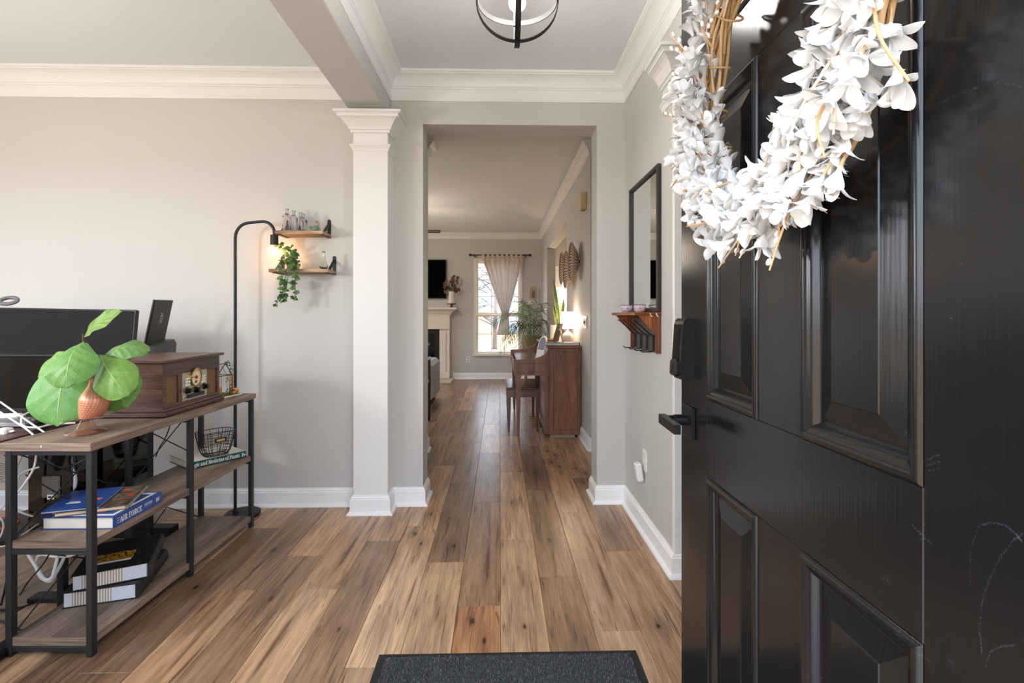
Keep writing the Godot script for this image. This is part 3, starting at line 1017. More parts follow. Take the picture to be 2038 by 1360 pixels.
func on_console() -> void:
	# wood-cased record player
	M.walnut = textured(wood_image(23, 320, 640, srgb(116, 82, 70), srgb(48, 28, 24), 0, 0.7, 0.35), 0.42, Vector3(2.6, 1.3, 1))
	var r := thing("record_player", "dark walnut record player radio with dial and two grilles on the console table", "record player", Vector3(-1.438, 0.752, -2.196), PI / 2)
	obj("plinth", Shape.new().span(0.0, 0.47, 0.004, 0.022, -0.335, 0, 0.003, 0).span(0.006, 0.464, 0.022, 0.034, -0.33, -0.006, 0.004, 0), M.walnut, r)
	# front board with three openings
	var f := Shape.new()
	var gl := [[0.036, 0.119], [0.347, 0.431]]
	var z := -0.017
	f.span(0.012, 0.452, 0.034, 0.048, -0.32, z, 0, 0).span(0.012, 0.452, 0.174, 0.235, -0.32, z, 0, 0)
	f.span(0.012, 0.036, 0.048, 0.174, -0.32, z, 0, 0).span(0.119, 0.347, 0.048, 0.174, -0.32, z, 0, 0).span(0.431, 0.452, 0.048, 0.174, -0.32, z, 0, 0)
	obj("case", f, M.walnut, r)
	var gm := Image.create(64, 64, false, Image.FORMAT_RGB8)
	for y in 64:
		for x in 64:
			var a := absf(fposmod((x + y) / 16.0, 1.0) - 0.5)
			var b := absf(fposmod((x - y) / 16.0, 1.0) - 0.5)
			gm.set_pixel(x, y, srgb(64, 32, 24).lerp(srgb(226, 190, 140), smoothstep(0.27, 0.42, maxf(a, b) * (0.6 + minf(a, b)))))
	var grille := textured(gm, 0.8, Vector3(26, 26, 1))
	for g in gl:
		obj("speaker_grille", Shape.new().span(g[0], g[1], 0.048, 0.174, -0.06, z - 0.008, 0, 1), grille, r)
	obj("lid", Shape.new().span(0.0, 0.47, 0.2355, 0.25, -0.335, 0, 0.003, 0), M.walnut, r)
	var pm := paint(srgb(186, 176, 150), 0.3, 0.8)
	var p := obj("control_panel", Shape.new().span(0.144, 0.338, 0.047, 0.178, z - 0.002, z + 0.003, 0.002), pm, r)
	var zz := z + 0.003
	var lat := func(c: Vector2, prof: Array, seg: int) -> Shape:
		var s := Shape.new()
		s.t = Transform3D(Basis(Vector3.RIGHT, PI / 2), Vector3(c.x, c.y, zz))
		return s.lathe(Vector3.ZERO, prof, seg, true)
	var dc := Vector2(0.239, 0.149)
	obj("dial_bezel", lat.call(dc, [Vector2(0.038, 0), Vector2(0.043, 0.001), Vector2(0.043, 0.009), Vector2(0.040, 0.010), Vector2(0.0385, 0.005)], 40), M.brass, p)
	obj("dial_face", lat.call(dc, [Vector2(0.0388, 0.004), Vector2(0, 0.0041)], 40), paint(srgb(238, 226, 186), 0.4), p)
	var tick := Shape.new()
	for k in 24:
		var a := deg_to_rad(-20.0 + k * 220.0 / 23.0)
		var l := 0.006 if k % 4 else 0.010
		tick.t = Transform3D(Basis(Vector3(0, 0, 1), a), Vector3(dc.x, dc.y, zz + 0.0045))
		tick.box(Vector3(0.034 - l / 2, 0, 0), Vector3(l, 0.0008, 0.0004))
	tick.t = Transform3D()
	tick.span(dc.x - 0.008, dc.x + 0.008, dc.y - 0.028, dc.y - 0.016, zz + 0.004, zz + 0.0048)
	obj("dial_marks", tick, paint(srgb(90, 82, 74), 0.6), p)
	var red := paint(srgb(176, 36, 34), 0.4)
	obj("needle", Shape.new().span(dc.x - 0.030, dc.x, dc.y + 0.001, dc.y + 0.0035, zz + 0.0055, zz + 0.0065), red, p)
	obj("needle_hub", lat.call(dc, [Vector2(0.008, 0.004), Vector2(0.008, 0.009), Vector2(0.006, 0.0105), Vector2(0, 0.011)], 16), red, p)
	for x in [0.164, 0.284]:
		for y in [0.148, 0.134, 0.120]:
			var bt := obj("button", Shape.new().span(x, x + 0.032, y - 0.005, y + 0.005, zz, zz + 0.005, 0.0012), M.white_plastic, p)
			obj("button_mark", Shape.new().ball(Vector3(x + 0.016, y, zz + 0.005), Vector3(0.0014, 0.0014, 0.0004), 6, 4), M.black, bt)
	for k in [Vector2(0.176, 0.093), Vector2(0.243, 0.088), Vector2(0.311, 0.095)]:
		obj("knob", lat.call(k, [Vector2(0.0155, 0), Vector2(0.0155, 0.004), Vector2(0.0125, 0.006), Vector2(0.011, 0.019), Vector2(0.009, 0.021), Vector2(0, 0.021)], 20), M.gloss_black, p)
	for k in [Vector2(0.150, 0.172), Vector2(0.332, 0.172), Vector2(0.150, 0.053), Vector2(0.332, 0.053)]:
		obj("screw", lat.call(k, [Vector2(0.003, 0), Vector2(0.003, 0.001), Vector2(0, 0.0018)], 10), M.chrome, p)
	for x in [0.160, 0.326]:
		obj("jack", lat.call(Vector2(x, 0.064), [Vector2(0.0065, 0), Vector2(0.0065, 0.003), Vector2(0.0045, 0.0035), Vector2(0.004, 0.001), Vector2(0, 0.001)], 14), M.chrome, p)
	obj("cassette_slot", Shape.new().span(0.176, 0.310, 0.056, 0.074, zz, zz + 0.004, 0.001), M.black, p)
	obj("slot_door", Shape.new().span(0.181, 0.305, 0.060, 0.070, zz + 0.004, zz + 0.005), M.gloss_black, p)

	# glass cake stand, copper vase, fig cutting
	var gs := thing("glass_stand", "small amber glass pedestal dish under the copper vase", "glass dish", Vector3(-1.566, 0.752, -1.945))
	var amber := pane_glass(Color(0.86, 0.58, 0.42, 0.20), 0.03)
	obj("foot", Shape.new().lathe(Vector3.ZERO, [Vector2(0, 0.003), Vector2(0.030, 0.0), Vector2(0.064, 0.0), Vector2(0.066, 0.003), Vector2(0.060, 0.006), Vector2(0.042, 0.010), Vector2(0.030, 0.020), Vector2(0.022, 0.036), Vector2(0.017, 0.048), Vector2(0.016, 0.052), Vector2(0.012, 0.052), Vector2(0.012, 0.036), Vector2(0, 0.030)], 32), amber, gs)
	obj("dish", Shape.new().lathe(Vector3.ZERO, [Vector2(0, 0.0525), Vector2(0.020, 0.0525), Vector2(0.060, 0.056), Vector2(0.082, 0.064), Vector2(0.083, 0.066), Vector2(0.080, 0.066), Vector2(0.058, 0.060), Vector2(0, 0.058)], 40), amber, gs)
	var vz := thing("vase", "shell-shaped swirled copper bud vase holding the fig leaves", "vase", Vector3(-1.556, 0.812, -1.945))
	var swirl := func(u: float, v: float) -> Vector3:
		var y := u * 0.148
		var rad := 0.041 + 0.008 * sin(minf(u / 0.42, 1.0) * PI * 0.5) if u < 0.42 else 0.049
		if u >= 0.42:
			var w := (u - 0.42) / 0.58
			rad = lerpf(0.049, 0.0105, smoothstep(0.0, 0.86, w))
			if w > 0.93:
				rad += 0.004 * (w - 0.93) / 0.07
		var a := TAU * v
		rad += 0.00035 * sin(u * 110.0 + a * 3.0) * (1.0 - u * 0.8)
		var cx := 0.022 * sin(clampf(u / 0.45, 0, 1) * PI / 2) - 0.010 * smoothstep(0.4, 1.0, u)
		return Vector3(cx + cos(a) * rad, y, -sin(a) * rad)
	var ci := Image.create(64, 256, false, Image.FORMAT_RGB8)
	for y in 256:
		for x in 64:
			var q := sin((y / 256.0) * TAU * 26.0 + x / 64.0 * 9.0 + sin(x / 64.0 * PI) * 6.0)
			ci.set_pixel(x, y, srgb(204, 132, 102).lerp(srgb(226, 164, 132), q * 0.5 + 0.5))
	var cop := textured(ci, 0.42, Vector3(1, 1, 1))
	cop.metallic = 0.35
	obj("vase_body", Shape.new().sheet(64, 40, func(u, v): return swirl.call(u, 1.0 - v)), cop, vz)
	obj("vase_foot", Shape.new().lathe(Vector3.ZERO, [Vector2(0, 0.0005), Vector2(0.041, 0.0005), Vector2(0.041, 0.003), Vector2(0, 0.003)], 30), cop, vz)
	var lt := leaf_texture()
	var fig := thing("fig_cutting", "fiddle-leaf fig cutting with seven broad green leaves in copper vase", "plant", Vector3(-1.575, 0.943, -2.000))
	var stem := [Vector3(-1.575, 0.879, -2.000), Vector3(-1.577, 0.947, -2.000), Vector3(-1.591, 1.016, -2.000), Vector3(-1.618, 1.075, -2.001), Vector3(-1.624, 1.126, -2.001)]
	obj("stem", Shape.new().tube(stem.map(func(q): return q - fig.position), [0.005, 0.006, 0.006, 0.007, 0.003], 8), paint(srgb(84, 56, 44), 0.8), fig)
	var k2 := 0
	for l in [[Vector3(-1.624, 1.108, -2.001), Vector3(-1.425, 1.211, -1.936), 0.07, Vector3(0.25, 0.55, 0.8), 0.012, 0.1, srgb(240, 242, 170)], [Vector3(-1.540, 1.043, -1.999), Vector3(-1.374, 1.057, -2.015), 0.095, Vector3(0.1, 0.75, 0.65), 0.03, -0.12, srgb(232, 244, 222)], [Vector3(-1.607, 1.028, -2.041), Vector3(-1.453, 0.834, -2.007), 0.185, Vector3(0.1, 0.2, 1.0), 0.02, -0.1, srgb(214, 240, 190)], [Vector3(-1.548, 1.044, -1.989), Vector3(-1.372, 0.895, -1.895), 0.145, Vector3(0.2, 0.35, 0.95), 0.03, -0.16, srgb(238, 250, 196)], [Vector3(-1.697, 1.054, -2.073), Vector3(-1.865, 0.944, -2.077), 0.115, Vector3(-0.1, 0.4, 0.9), 0.01, -0.1, srgb(230, 244, 160)], [Vector3(-1.659, 1.069, -2.032), Vector3(-1.619, 0.788, -1.881), 0.255, Vector3(0.05, 0.45, 0.9), 0.035, -0.1, srgb(206, 240, 198)], [Vector3(-1.596, 1.096, -1.970), Vector3(-1.549, 0.934, -1.839), 0.168, Vector3(0.1, 0.5, 0.85), 0.035, -0.14, srgb(216, 244, 204)]]:
		var m: StandardMaterial3D = lt.duplicate()
		m.albedo_color = l[6]
		obj("leaf", fig_leaf(l[0] - fig.position, l[1] - fig.position, l[2], l[3], l[4], l[5], k2), m, fig)
		k2 += 1

	# books on the middle shelf
	var blue := paint(srgb(34, 74, 146), 0.4)
	var white := paint(srgb(236, 236, 232), 0.6)
	var b1 := book("book", "big blue hardback reading AIR FORCE, lowest of the books on the middle shelf", Vector3(-1.426, 0.4065, -1.892), PI / 2, Vector3(0.268, 0.044, 0.262), blue, M.paper)
	letters("AIR FORCE", 0.021, white, b1, Vector3(0.090, 0.021, 0.0008), ALONG, "spine_lettering", true, "Droid Serif", 0.75)
	letters("THE UNITED", 0.007, white, b1, Vector3(0.185, 0.026, 0.0008), ALONG, "spine_lettering", false, "Droid Serif", 0.8)
	obj("spine_rule", Shape.new().span(0.018, 0.030, 0.030, 0.032, 0, 0.0009).span(0.018, 0.030, 0.022, 0.024, 0, 0.0009).span(0.018, 0.030, 0.014, 0.016, 0, 0.0009).span(0.165, 0.207, 0.032, 0.0325, 0, 0.0009).span(0.165, 0.207, 0.018, 0.0185, 0, 0.0009), white, b1)
	obj("spine_emblem", Shape.new().span(0.232, 0.236, 0.014, 0.030, 0, 0.0009).span(0.240, 0.243, 0.014, 0.030, 0, 0.0009).span(0.247, 0.250, 0.014, 0.030, 0, 0.0009), white, b1)
	obj("cover_print", Shape.new().span(0.016, 0.254, 0.0438, 0.0445, -0.024, -0.012).span(0.238, 0.254, 0.0438, 0.0445, -0.20, -0.024).span(0.016, 0.030, 0.0438, 0.0445, -0.20, -0.024), white, b1)
	var cm := Image.create(128, 128, false, Image.FORMAT_RGB8)
	var cn := noise(8, 0.035, 2)
	var cn2 := noise(9, 0.03, 2)
	for y in 128:
		for x in 128:
			var col := srgb(92, 92, 74)
			if cn.get_noise_2d(x, y) > 0.18:
				col = srgb(58, 66, 56)
			if cn2.get_noise_2d(x, y * 2.2) > 0.30:
				col = srgb(206, 74, 44)
			elif cn2.get_noise_2d(x + 300, y) > 0.3:
				col = srgb(120, 110, 90)
			cm.set_pixel(x, y, col)
	var camo := textured(cm, 0.5, Vector3(4.2, 4.2, 1))
	var b2 := book("book", "thin olive and red patterned paperback lying askew on the big blue hardback", Vector3(-1.432, 0.451, -1.965), deg_to_rad(110), Vector3(0.252, 0.016, 0.225), camo, paint(srgb(232, 206, 180), 0.9), 0.004)
	obj("spine_strip", Shape.new().span(0.0, 0.09, 0.002, 0.014, 0.0035, 0.0046).span(0.092, 0.252, 0.002, 0.014, 0.0035, 0.0044), paint(srgb(164, 158, 140), 0.6), b2)
	var b3 := thing("folder", "navy blue booklet with small white print, topmost of the middle shelf stack", "folder", Vector3(-1.512, 0.4675, -1.935), deg_to_rad(108))
	obj("back_cover", Shape.new().span(0, 0.235, 0, 0.0022, -0.175, 0, 0.0006), blue, b3)
	obj("pages", Shape.new().span(0.002, 0.232, 0.0022, 0.0052, -0.174, -0.002), M.paper, b3)
	obj("front_cover", Shape.new().span(0, 0.235, 0.0052, 0.0072, -0.175, 0, 0.0006), blue, b3)
	obj("cover_print", Shape.new().span(0.07, 0.078, 0.0070, 0.0076, -0.13, -0.085).span(0.084, 0.089, 0.0070, 0.0076, -0.125, -0.09), white, b3)
	obj("cover_badge", Shape.new().span(0.085, 0.108, 0.0070, 0.0077, -0.05, -0.025), paint(srgb(214, 104, 62), 0.6), b3)
	var rt := thing("black_box", "long black electronics box behind the books on the middle shelf", "box", Vector3(-1.692, 0.4065, -1.945), PI / 2)
	obj("body", Shape.new().span(0, 0.335, 0.002, 0.052, -0.072, 0, 0.003), M.black, rt)
	obj("foot", Shape.new().span(0.01, 0.03, 0, 0.003, -0.06, -0.01).span(0.30, 0.32, 0, 0.003, -0.06, -0.01), M.black_metal, rt)
	obj("front_strip", Shape.new().span(0.006, 0.329, 0.012, 0.044, -0.001, 0.0012, 0.0005), M.gloss_black, rt)
	# plant book with the wire basket on it
	var green := paint(srgb(28, 74, 72), 0.4)
	var b4 := book("book", "dark green hardback about plants under the black wire basket", Vector3(-1.577, 0.4065, -2.597), deg_to_rad(53), Vector3(0.284, 0.037, 0.245), green, paint(srgb(222, 212, 192), 0.9))
	letters("Magic and Medicine of Plants", 0.0195, white, b4, Vector3(0.123, 0.0185, 0.0009), ALONG, "spine_lettering", true, "Droid Serif", 0.66)
	obj("dust_jacket", Shape.new().span(0.001, 0.283, 0.0368, 0.0376, -0.243, -0.001), paint(srgb(220, 216, 204), 0.5), b4)
	obj("spine_emblem", Shape.new().span(0.262, 0.2645, 0.008, 0.029, 0, 0.0010).span(0.267, 0.2695, 0.008, 0.029, 0, 0.0010).span(0.273, 0.279, 0.013, 0.021, 0, 0.0010), white, b4)
	wire_basket()
	# photo albums on the lowest shelf
	var leather := bump(paint(srgb(24, 24, 25), 0.5), 0.12, 0.04, 8.0, 21)
	var pm2 := Image.create(8, 64, false, Image.FORMAT_RGB8)
	for y in 64:
		for x in 8:
			pm2.set_pixel(x, y, srgb(226, 222, 216) if (y / 4) % 2 else srgb(170, 150, 128))
	var leaves := textured(pm2, 0.8, Vector3(1, 14, 1))
	for k in 2:
		var b := book("photo_album", ["thick black photo album, the lower one on the bottom shelf", "thick black photo album with gold picture, upper one on the bottom shelf"][k], [Vector3(-1.447, 0.0665, -2.04), Vector3(-1.432, 0.1275, -2.085)][k], deg_to_rad([106, 116][k]), Vector3(0.31, 0.060, 0.245), leather, leaves, 0.017, "black photo albums")
		b.set_meta("category", "photo album")
		var sl := paint(srgb(214, 218, 228), 0.5)
		obj("page_sleeve", Shape.new().span(0.003, 0.0052, 0.004, 0.056, -0.238, -0.212), sl, b)
		obj("page_sleeve", Shape.new().span(0.003, 0.0052, 0.004, 0.056, -0.085, -0.006), sl, b)
		if k == 1:
			var gi := Image.create(64, 64, false, Image.FORMAT_RGB8)
			var gn := noise(31, 0.12, 3)
			for y in 64:
				for x in 64:
					gi.set_pixel(x, y, srgb(206, 156, 40) if gn.get_noise_2d(x, y) > -0.12 else srgb(60, 44, 18))
			obj("cover_picture", Shape.new().span(0.085, 0.165, 0.0595, 0.0612, -0.20, -0.065), textured(gi, 0.4, Vector3(8, 8, 1)), b)
			obj("picture_strip", Shape.new().span(0.070, 0.084, 0.0595, 0.0610, -0.195, -0.07), paint(srgb(228, 226, 220), 0.4), b)
	terrarium()


func leaf_texture() -> StandardMaterial3D:
	var n := 320
	var im := Image.create(n, n, false, Image.FORMAT_RGB8)
	var hm := Image.create(n, n, false, Image.FORMAT_RGB8)
	var nz := noise(71, 0.02, 3)
	for y in n:
		for x in n:
			var u := float(x) / n
			var v := absf(float(y) / n - 0.5) * 2.0
			# side veins leave the midrib and bend towards the tip
			var q := u - 0.40 * v + 0.16 * v * v + 0.012 * nz.get_noise_2d(x * 2.0, y * 2.0)
			var w := absf(fposmod(q * 5.6 + 0.3, 1.0) - 0.5) * 2.0
			var side := smoothstep(0.93, 0.995, w) * (1.0 - v * 0.6)
			var mid := smoothstep(0.04, 0.012, v * (1.0 + 0.6 * u))
			var vein := maxf(mid, side * 0.75)
			var t := nz.get_noise_2d(x, y) * 0.5 + 0.5
			var c := srgb(112, 150, 92).lerp(srgb(146, 180, 112), t * 0.7)
			im.set_pixel(x, y, c.lerp(srgb(224, 230, 178), vein * 0.65))
			var puff := (1.0 - absf(w - 0.0)) * 0.35
			hm.set_pixel(x, y, Color.WHITE * clampf(0.3 + puff + t * 0.15 - vein * 0.3, 0, 1))
	var m := textured(im, 0.44)
	m.metallic_specular = 0.4
	m.heightmap_enabled = true
	m.heightmap_texture = ImageTexture.create_from_image(hm)
	m.heightmap_scale = 0.45
	m.cull_mode = BaseMaterial3D.CULL_DISABLED
	m.backlight_enabled = true
	m.backlight = Color(0.35, 0.42, 0.2)
	return m


func fig_leaf(b: Vector3, t: Vector3, w: float, face: Vector3, bow: float, cup: float, k: int) -> Shape:
	var d := t - b
	var side := d.cross(face).normalized()
	var nrm := side.cross(d).normalized()
	var f := func(u: float, v: float) -> Vector3:
		var s := v * 2.0 - 1.0
		var uu := u
		var wd := pow(maxf(0.0, 1.0 - pow(absf(uu * 2.0 - 1.0), 2.4)), 0.55) * (0.50 + 0.56 * smoothstep(0.05, 0.62, uu))
		wd = maxf(wd, 0.02)
		var ripple := 0.0045 * sin(uu * 13.0 + k * 1.7 + s * 2.0) * s * s
		var edge := 1.0 + 0.014 * sin(uu * 19.0 + k + s)
		return b + d * (uu + 0.05 * s * s * (0.5 - uu)) + side * (s * wd * w * 0.5 * edge) + nrm * (sin(PI * uu) * bow + cup * s * s * wd * w + ripple)
	return Shape.new().sheet(26, 18, f)


func wire_basket() -> void:
	var b := thing("wire_basket", "small black wire basket with tan label on the green book", "basket", Vector3(-1.530, 0.4446, -2.745), deg_to_rad(53))
	var ring := func(y: float, a: float) -> Vector3:
		var g := 0.60 + 0.40 * pow(clampf(y / 0.125, 0, 1), 0.55)
		var c := cos(a)
		var s := sin(a)
		return Vector3(signf(c) * pow(absf(c), 0.55) * 0.090 * g, y + 0.0016, -signf(s) * pow(absf(s), 0.55) * 0.064 * g)
	var s := Shape.new()
	for k in 9:
		var y: float = [0.0, 0.008, 0.024, 0.040, 0.056, 0.072, 0.088, 0.104, 0.125][k]
		var pts := []
		for i in 33:
			pts.append(ring.call(y, TAU * i / 32.0))
		s.tube(pts, 0.0022 if k == 8 or k == 0 else 0.0013, 5, false)
	obj("hoop", s, M.black, b)
	s = Shape.new()
	for i in 22:
		var pts := []
		for k in 7:
			pts.append(ring.call(0.125 * k / 6.0, TAU * (i + 0.5) / 22.0))
		s.tube(pts, 0.0015, 5)
	for i in range(-4, 5):
		s.tube([Vector3(i * 0.011, 0.0016, -0.036), Vector3(i * 0.011, 0.0016, 0.036)], 0.0013, 5)
	obj("upright", s, M.black, b)
	obj("label_holder", Shape.new().span(-0.030, 0.030, 0.078, 0.098, 0.061, 0.0635, 0.001), M.black, b)
	var o := PackedVector2Array()
	for k in 16:
		var a := TAU * k / 16.0
		o.append(Vector2(signf(cos(a)) * 0.016 + cos(a) * 0.006, 0.088 + sin(a) * 0.006))
	obj("label_plate", Shape.new().prism(o, 0.0635, 0.0645), paint(srgb(206, 164, 104), 0.6), b)


func terrarium() -> void:
	var t := thing("miniature_greenhouse", "tiny model glasshouse with yellow fittings and vines beside the record player", "model house", Vector3(-1.535, 0.752, -2.775), PI / 2 - 0.25)
	obj("baseboard", Shape.new().span(-0.085, 0.095, 0, 0.006, -0.06, 0.075, 0.001), paint(srgb(238, 238, 228), 0.5), t)
	obj("grass", Shape.new().span(-0.080, 0.090, 0.006, 0.009, -0.055, 0.070, 0.001), bump(paint(srgb(110, 132, 52), 0.95), 0.2, 0.3, 30.0, 5, 128), t)
	var s := Shape.new()
	for x in [-0.06, 0.055]:
		var g := [Vector3(x, 0.008, -0.045), Vector3(x, 0.115, -0.045), Vector3(x, 0.175, 0), Vector3(x, 0.115, 0.045), Vector3(x, 0.008, 0.045)]
		for k in 4:
			s.tube([g[k], g[k + 1]], 0.0022, 5)
		s.tube([g[1], g[3]], 0.0015, 5)
	for q in [[0.115, -0.045], [0.175, 0.0], [0.115, 0.045]]:
		s.tube([Vector3(-0.06, q[0], q[1]), Vector3(0.055, q[0], q[1])], 0.0022, 5)
	for x in [-0.02, 0.018]:
		s.tube([Vector3(x, 0.115, 0.045), Vector3(x, 0.175, 0)], 0.0012, 4)
		s.tube([Vector3(x, 0.008, 0.045), Vector3(x, 0.115, 0.045)], 0.0012, 4)
	obj("frame", s, M.black, t)
	obj("glazing", Shape.new().span(-0.06, 0.055, 0.01, 0.114, -0.0455, -0.0448), M.glass, t)
	var yel := paint(srgb(222, 166, 62), 0.5)
	s = Shape.new()
	for x in [0.062, 0.088]:
		s.span(x, x + 0.004, 0.008, 0.118, 0.016, 0.020)
	for k in 7:
		s.span(0.062, 0.092, 0.018 + k * 0.014, 0.021 + k * 0.014, 0.016, 0.020)
	obj("ladder", s, yel, t)
	obj("cabinet", Shape.new().span(-0.05, -0.015, 0.009, 0.10, -0.03, 0.0, 0.001).span(-0.012, 0.03, 0.009, 0.05, -0.03, 0.0, 0.001), yel, t)
	obj("pumpkin", Shape.new().ball(Vector3(0.080, 0.024, 0.045), Vector3(0.019, 0.015, 0.017), 12, 7).ball(Vector3(0.05, 0.018, 0.058), Vector3(0.012, 0.010, 0.012), 10, 6), paint(srgb(214, 132, 78), 0.6), t)
	obj("tiny_pot", Shape.new().lathe(Vector3(0.03, 0.009, 0.058), [Vector2(0, 0), Vector2(0.007, 0), Vector2(0.010, 0.016), Vector2(0, 0.016)], 10), paint(srgb(120, 62, 38), 0.7), t)
	var r := RandomNumberGenerator.new()
	r.seed = 3
	var leafy := Shape.new()
	for k in 150:
		var w := r.randf()
		var c := Vector3(0.060, 0.178 - 0.02 * w, 0.004)
		if w > 0.35:
			var q := (w - 0.35) / 0.65
			c = Vector3(0.098 + 0.006 * sin(q * 9.0), 0.165 - q * 0.145, -0.004)
		elif w > 0.2:
			c = Vector3(0.060 + 0.038 * (w - 0.2) / 0.15, 0.176 - 0.011 * (w - 0.2) / 0.15, 0.0)
		tiny_leaf(leafy, c + Vector3(r.randfn(0, 0.006), r.randfn(0, 0.006), r.randfn(0, 0.006)), r, 0.011)
	for k in 40:
		tiny_leaf(leafy, Vector3(0.03, 0.034, 0.058) + Vector3(r.randfn(0, 0.009), r.randfn(0, 0.006), r.randfn(0, 0.008)), r, 0.012)
	mark(obj("vine", leafy, fabricish(srgb(62, 104, 58), 0.6, 0.3), t), "", "", "", "stuff")


func tiny_leaf(s: Shape, c: Vector3, r: RandomNumberGenerator, l: float) -> void:
	var d := Vector3(r.randf_range(-1, 1), r.randf_range(-1, 1), r.randf_range(-1, 1)).normalized()
	var n := d.cross(Vector3(r.randf_range(-1, 1), r.randf_range(-1, 1), r.randf_range(-1, 1))).normalized()
	s.quad(c, c + d * l * 0.5 + n * l * 0.3, c + d * l, c + d * l * 0.5 - n * l * 0.3)


# ---------------------------------------------------------------- the desk behind the console
func desk_corner() -> void:
	var red := textured(wood_image(44, 200, 400, srgb(98, 58, 50), srgb(50, 26, 24), 0, 0.5, 0.3), 0.4, Vector3(1.5, 0.7, 1))
	var d := thing("desk", "dark reddish wood desk with black steel leg behind the console", "desk", Vector3(-2.6, 0, -2.2))
	obj("desktop", Shape.new().span(-0.7, 0.738, 0.695, 0.727, -0.75, 0.75, 0.003, 2), red, d)
	for z in [-0.58, 0.62]:
		obj("leg", Shape.new().span(0.62, 0.70, 0.05, 0.695, z - 0.03, z + 0.03, 0.002), M.black_metal, d)
		obj("leg", Shape.new().span(-0.65, -0.57, 0.05, 0.695, z - 0.03, z + 0.03, 0.002), M.black_metal, d)
		obj("foot_bar", Shape.new().span(-0.68, 0.835, 0.0, 0.05, z - 0.035, z + 0.035, 0.004), M.black_metal, d)
	obj("rail", Shape.new().span(-0.62, 0.66, 0.655, 0.695, -0.61, -0.57), M.black_metal, d)
	# wide monitor, tipped back a little
	var mo := thing("monitor", "wide black monitor on the desk, cut off by the left edge", "monitor", Vector3(-2.22, 0.7305, -2.60), 0.0)
	mo.rotation.z = -0.018
	var mm := paint(srgb(30, 30, 32), 0.6)
	mm.metallic_specular = 0.22
	var s := Shape.new()
	s.t = Transform3D(Basis(Vector3.RIGHT, -0.10), Vector3(0, 0.255, 0))
	s.span(-0.40, 0.35, 0.0, 0.245, -0.025, 0, 0.004)
	obj("housing", s, M.black, mo)
	s = Shape.new()
	s.t = Transform3D(Basis(Vector3.RIGHT, -0.10), Vector3(0, 0.255, 0))
	s.span(-0.392, 0.342, 0.010, 0.238, 0, 0.0012)
	obj("screen", s, mm, mo)
	obj("stand", Shape.new().span(-0.04, 0.04, 0.01, 0.34, -0.06, -0.035, 0.004).span(-0.12, 0.12, 0, 0.012, -0.12, 0.06, 0.004), M.black_metal, mo)
	var rg := thing("ring", "grey plastic ring lying across the top edge of the monitor", "ring", Vector3(-2.520, 1.270, -2.644))
	rg.rotation = Vector3(0.55, 0.35, 0)
	obj("band", Shape.new().lathe(Vector3.ZERO, [Vector2(0.025, -0.006), Vector2(0.041, -0.006), Vector2(0.043, 0.0), Vector2(0.041, 0.006), Vector2(0.025, 0.006), Vector2(0.024, 0.0), Vector2(0.025, -0.006)], 36), paint(srgb(112, 114, 120), 0.5), rg)
	# open laptop before it
	var lp := thing("laptop", "open laptop with glossy black screen standing before the wide monitor", "laptop", Vector3(-2.10, 0.727, -2.26))
	obj("base", Shape.new().span(-0.42, 0.20, 0.004, 0.022, -0.15, 0.12, 0.003), paint(srgb(168, 168, 170), 0.4, 0.6), lp)
	var keys := Shape.new()
	for r in 5:
		for k in 14:
			keys.span(-0.30 + k * 0.028, -0.276 + k * 0.028, 0.022, 0.026, -0.12 + r * 0.026, -0.098 + r * 0.026, 0.001)
	mark(obj("keyboard", keys, M.black, lp), "", "", "", "stuff")
	s = Shape.new()
	s.t = Transform3D(Basis(Vector3.RIGHT, -0.12), Vector3(0, 0.02, -0.155))
	s.span(-0.42, 0.20, 0, 0.265, -0.008, 0, 0.003)
	obj("lid", s, M.black, lp)
	s = Shape.new()
	s.t = Transform3D(Basis(Vector3.RIGHT, -0.12), Vector3(0, 0.02, -0.155))
	s.span(-0.412, 0.192, 0.012, 0.257, 0, 0.001)
	obj("screen", s, M.gloss_black, lp)
	# slim grey device seen from behind, leaning in its stand
	var tb := thing("portable_screen", "slim grey leaning screen seen from behind, beyond the record player", "screen", Vector3(-1.925, 1.025, -2.86), deg_to_rad(68))
	tb.rotation.z = 0.0
	var tilt := Basis(Vector3(0, 0, 1), 0.0) * Basis(Vector3.RIGHT, 0.30)
	s = Shape.new()
	s.t = Transform3D(tilt, Vector3(0, 0, 0))
	s.span(-0.05, 0.048, 0.0, 0.265, -0.010, 0, 0.002)
	obj("back_cover", s, paint(srgb(92, 92, 90), 0.45, 0.4), tb)
	s = Shape.new()
	s.t = Transform3D(tilt, Vector3.ZERO)
	s.span(-0.058, -0.050, 0.0, 0.265, -0.011, -0.001)
	obj("edge", s, M.black, tb)
	letters("acer", 0.019, paint(srgb(190, 186, 176), 0.4), tb, tilt * Vector3(0.0, 0.165, 0.0004), tilt * Basis(Vector3(0, 0, 1), PI / 2), "lettering", false, "Droid Sans", 1.25)
	obj("stand", Shape.new().prism(PackedVector2Array([Vector2(-0.06, -0.10), Vector2(0.06, -0.10), Vector2(0.068, 0.01), Vector2(0.055, 0.035), Vector2(-0.05, 0.0)]), -0.01, 0.075), paint(srgb(84, 86, 86), 0.5), tb)
	obj("stand_leg", Shape.new().span(0.0, 0.03, -0.27, -0.10, 0.0, 0.05, 0.003).span(-0.06, 0.07, -0.285, -0.27, -0.03, 0.10, 0.003), M.black_metal, tb)
	# computer case on a low stand under the desk
	var st := thing("under_desk_stand", "low black stand under the desk carrying the computer case", "stand", Vector3(-1.90, 0, -2.36))
	obj("board", Shape.new().span(-0.3, 0.14, 0.27, 0.29, -0.27, 0.30, 0.002), M.black, st)
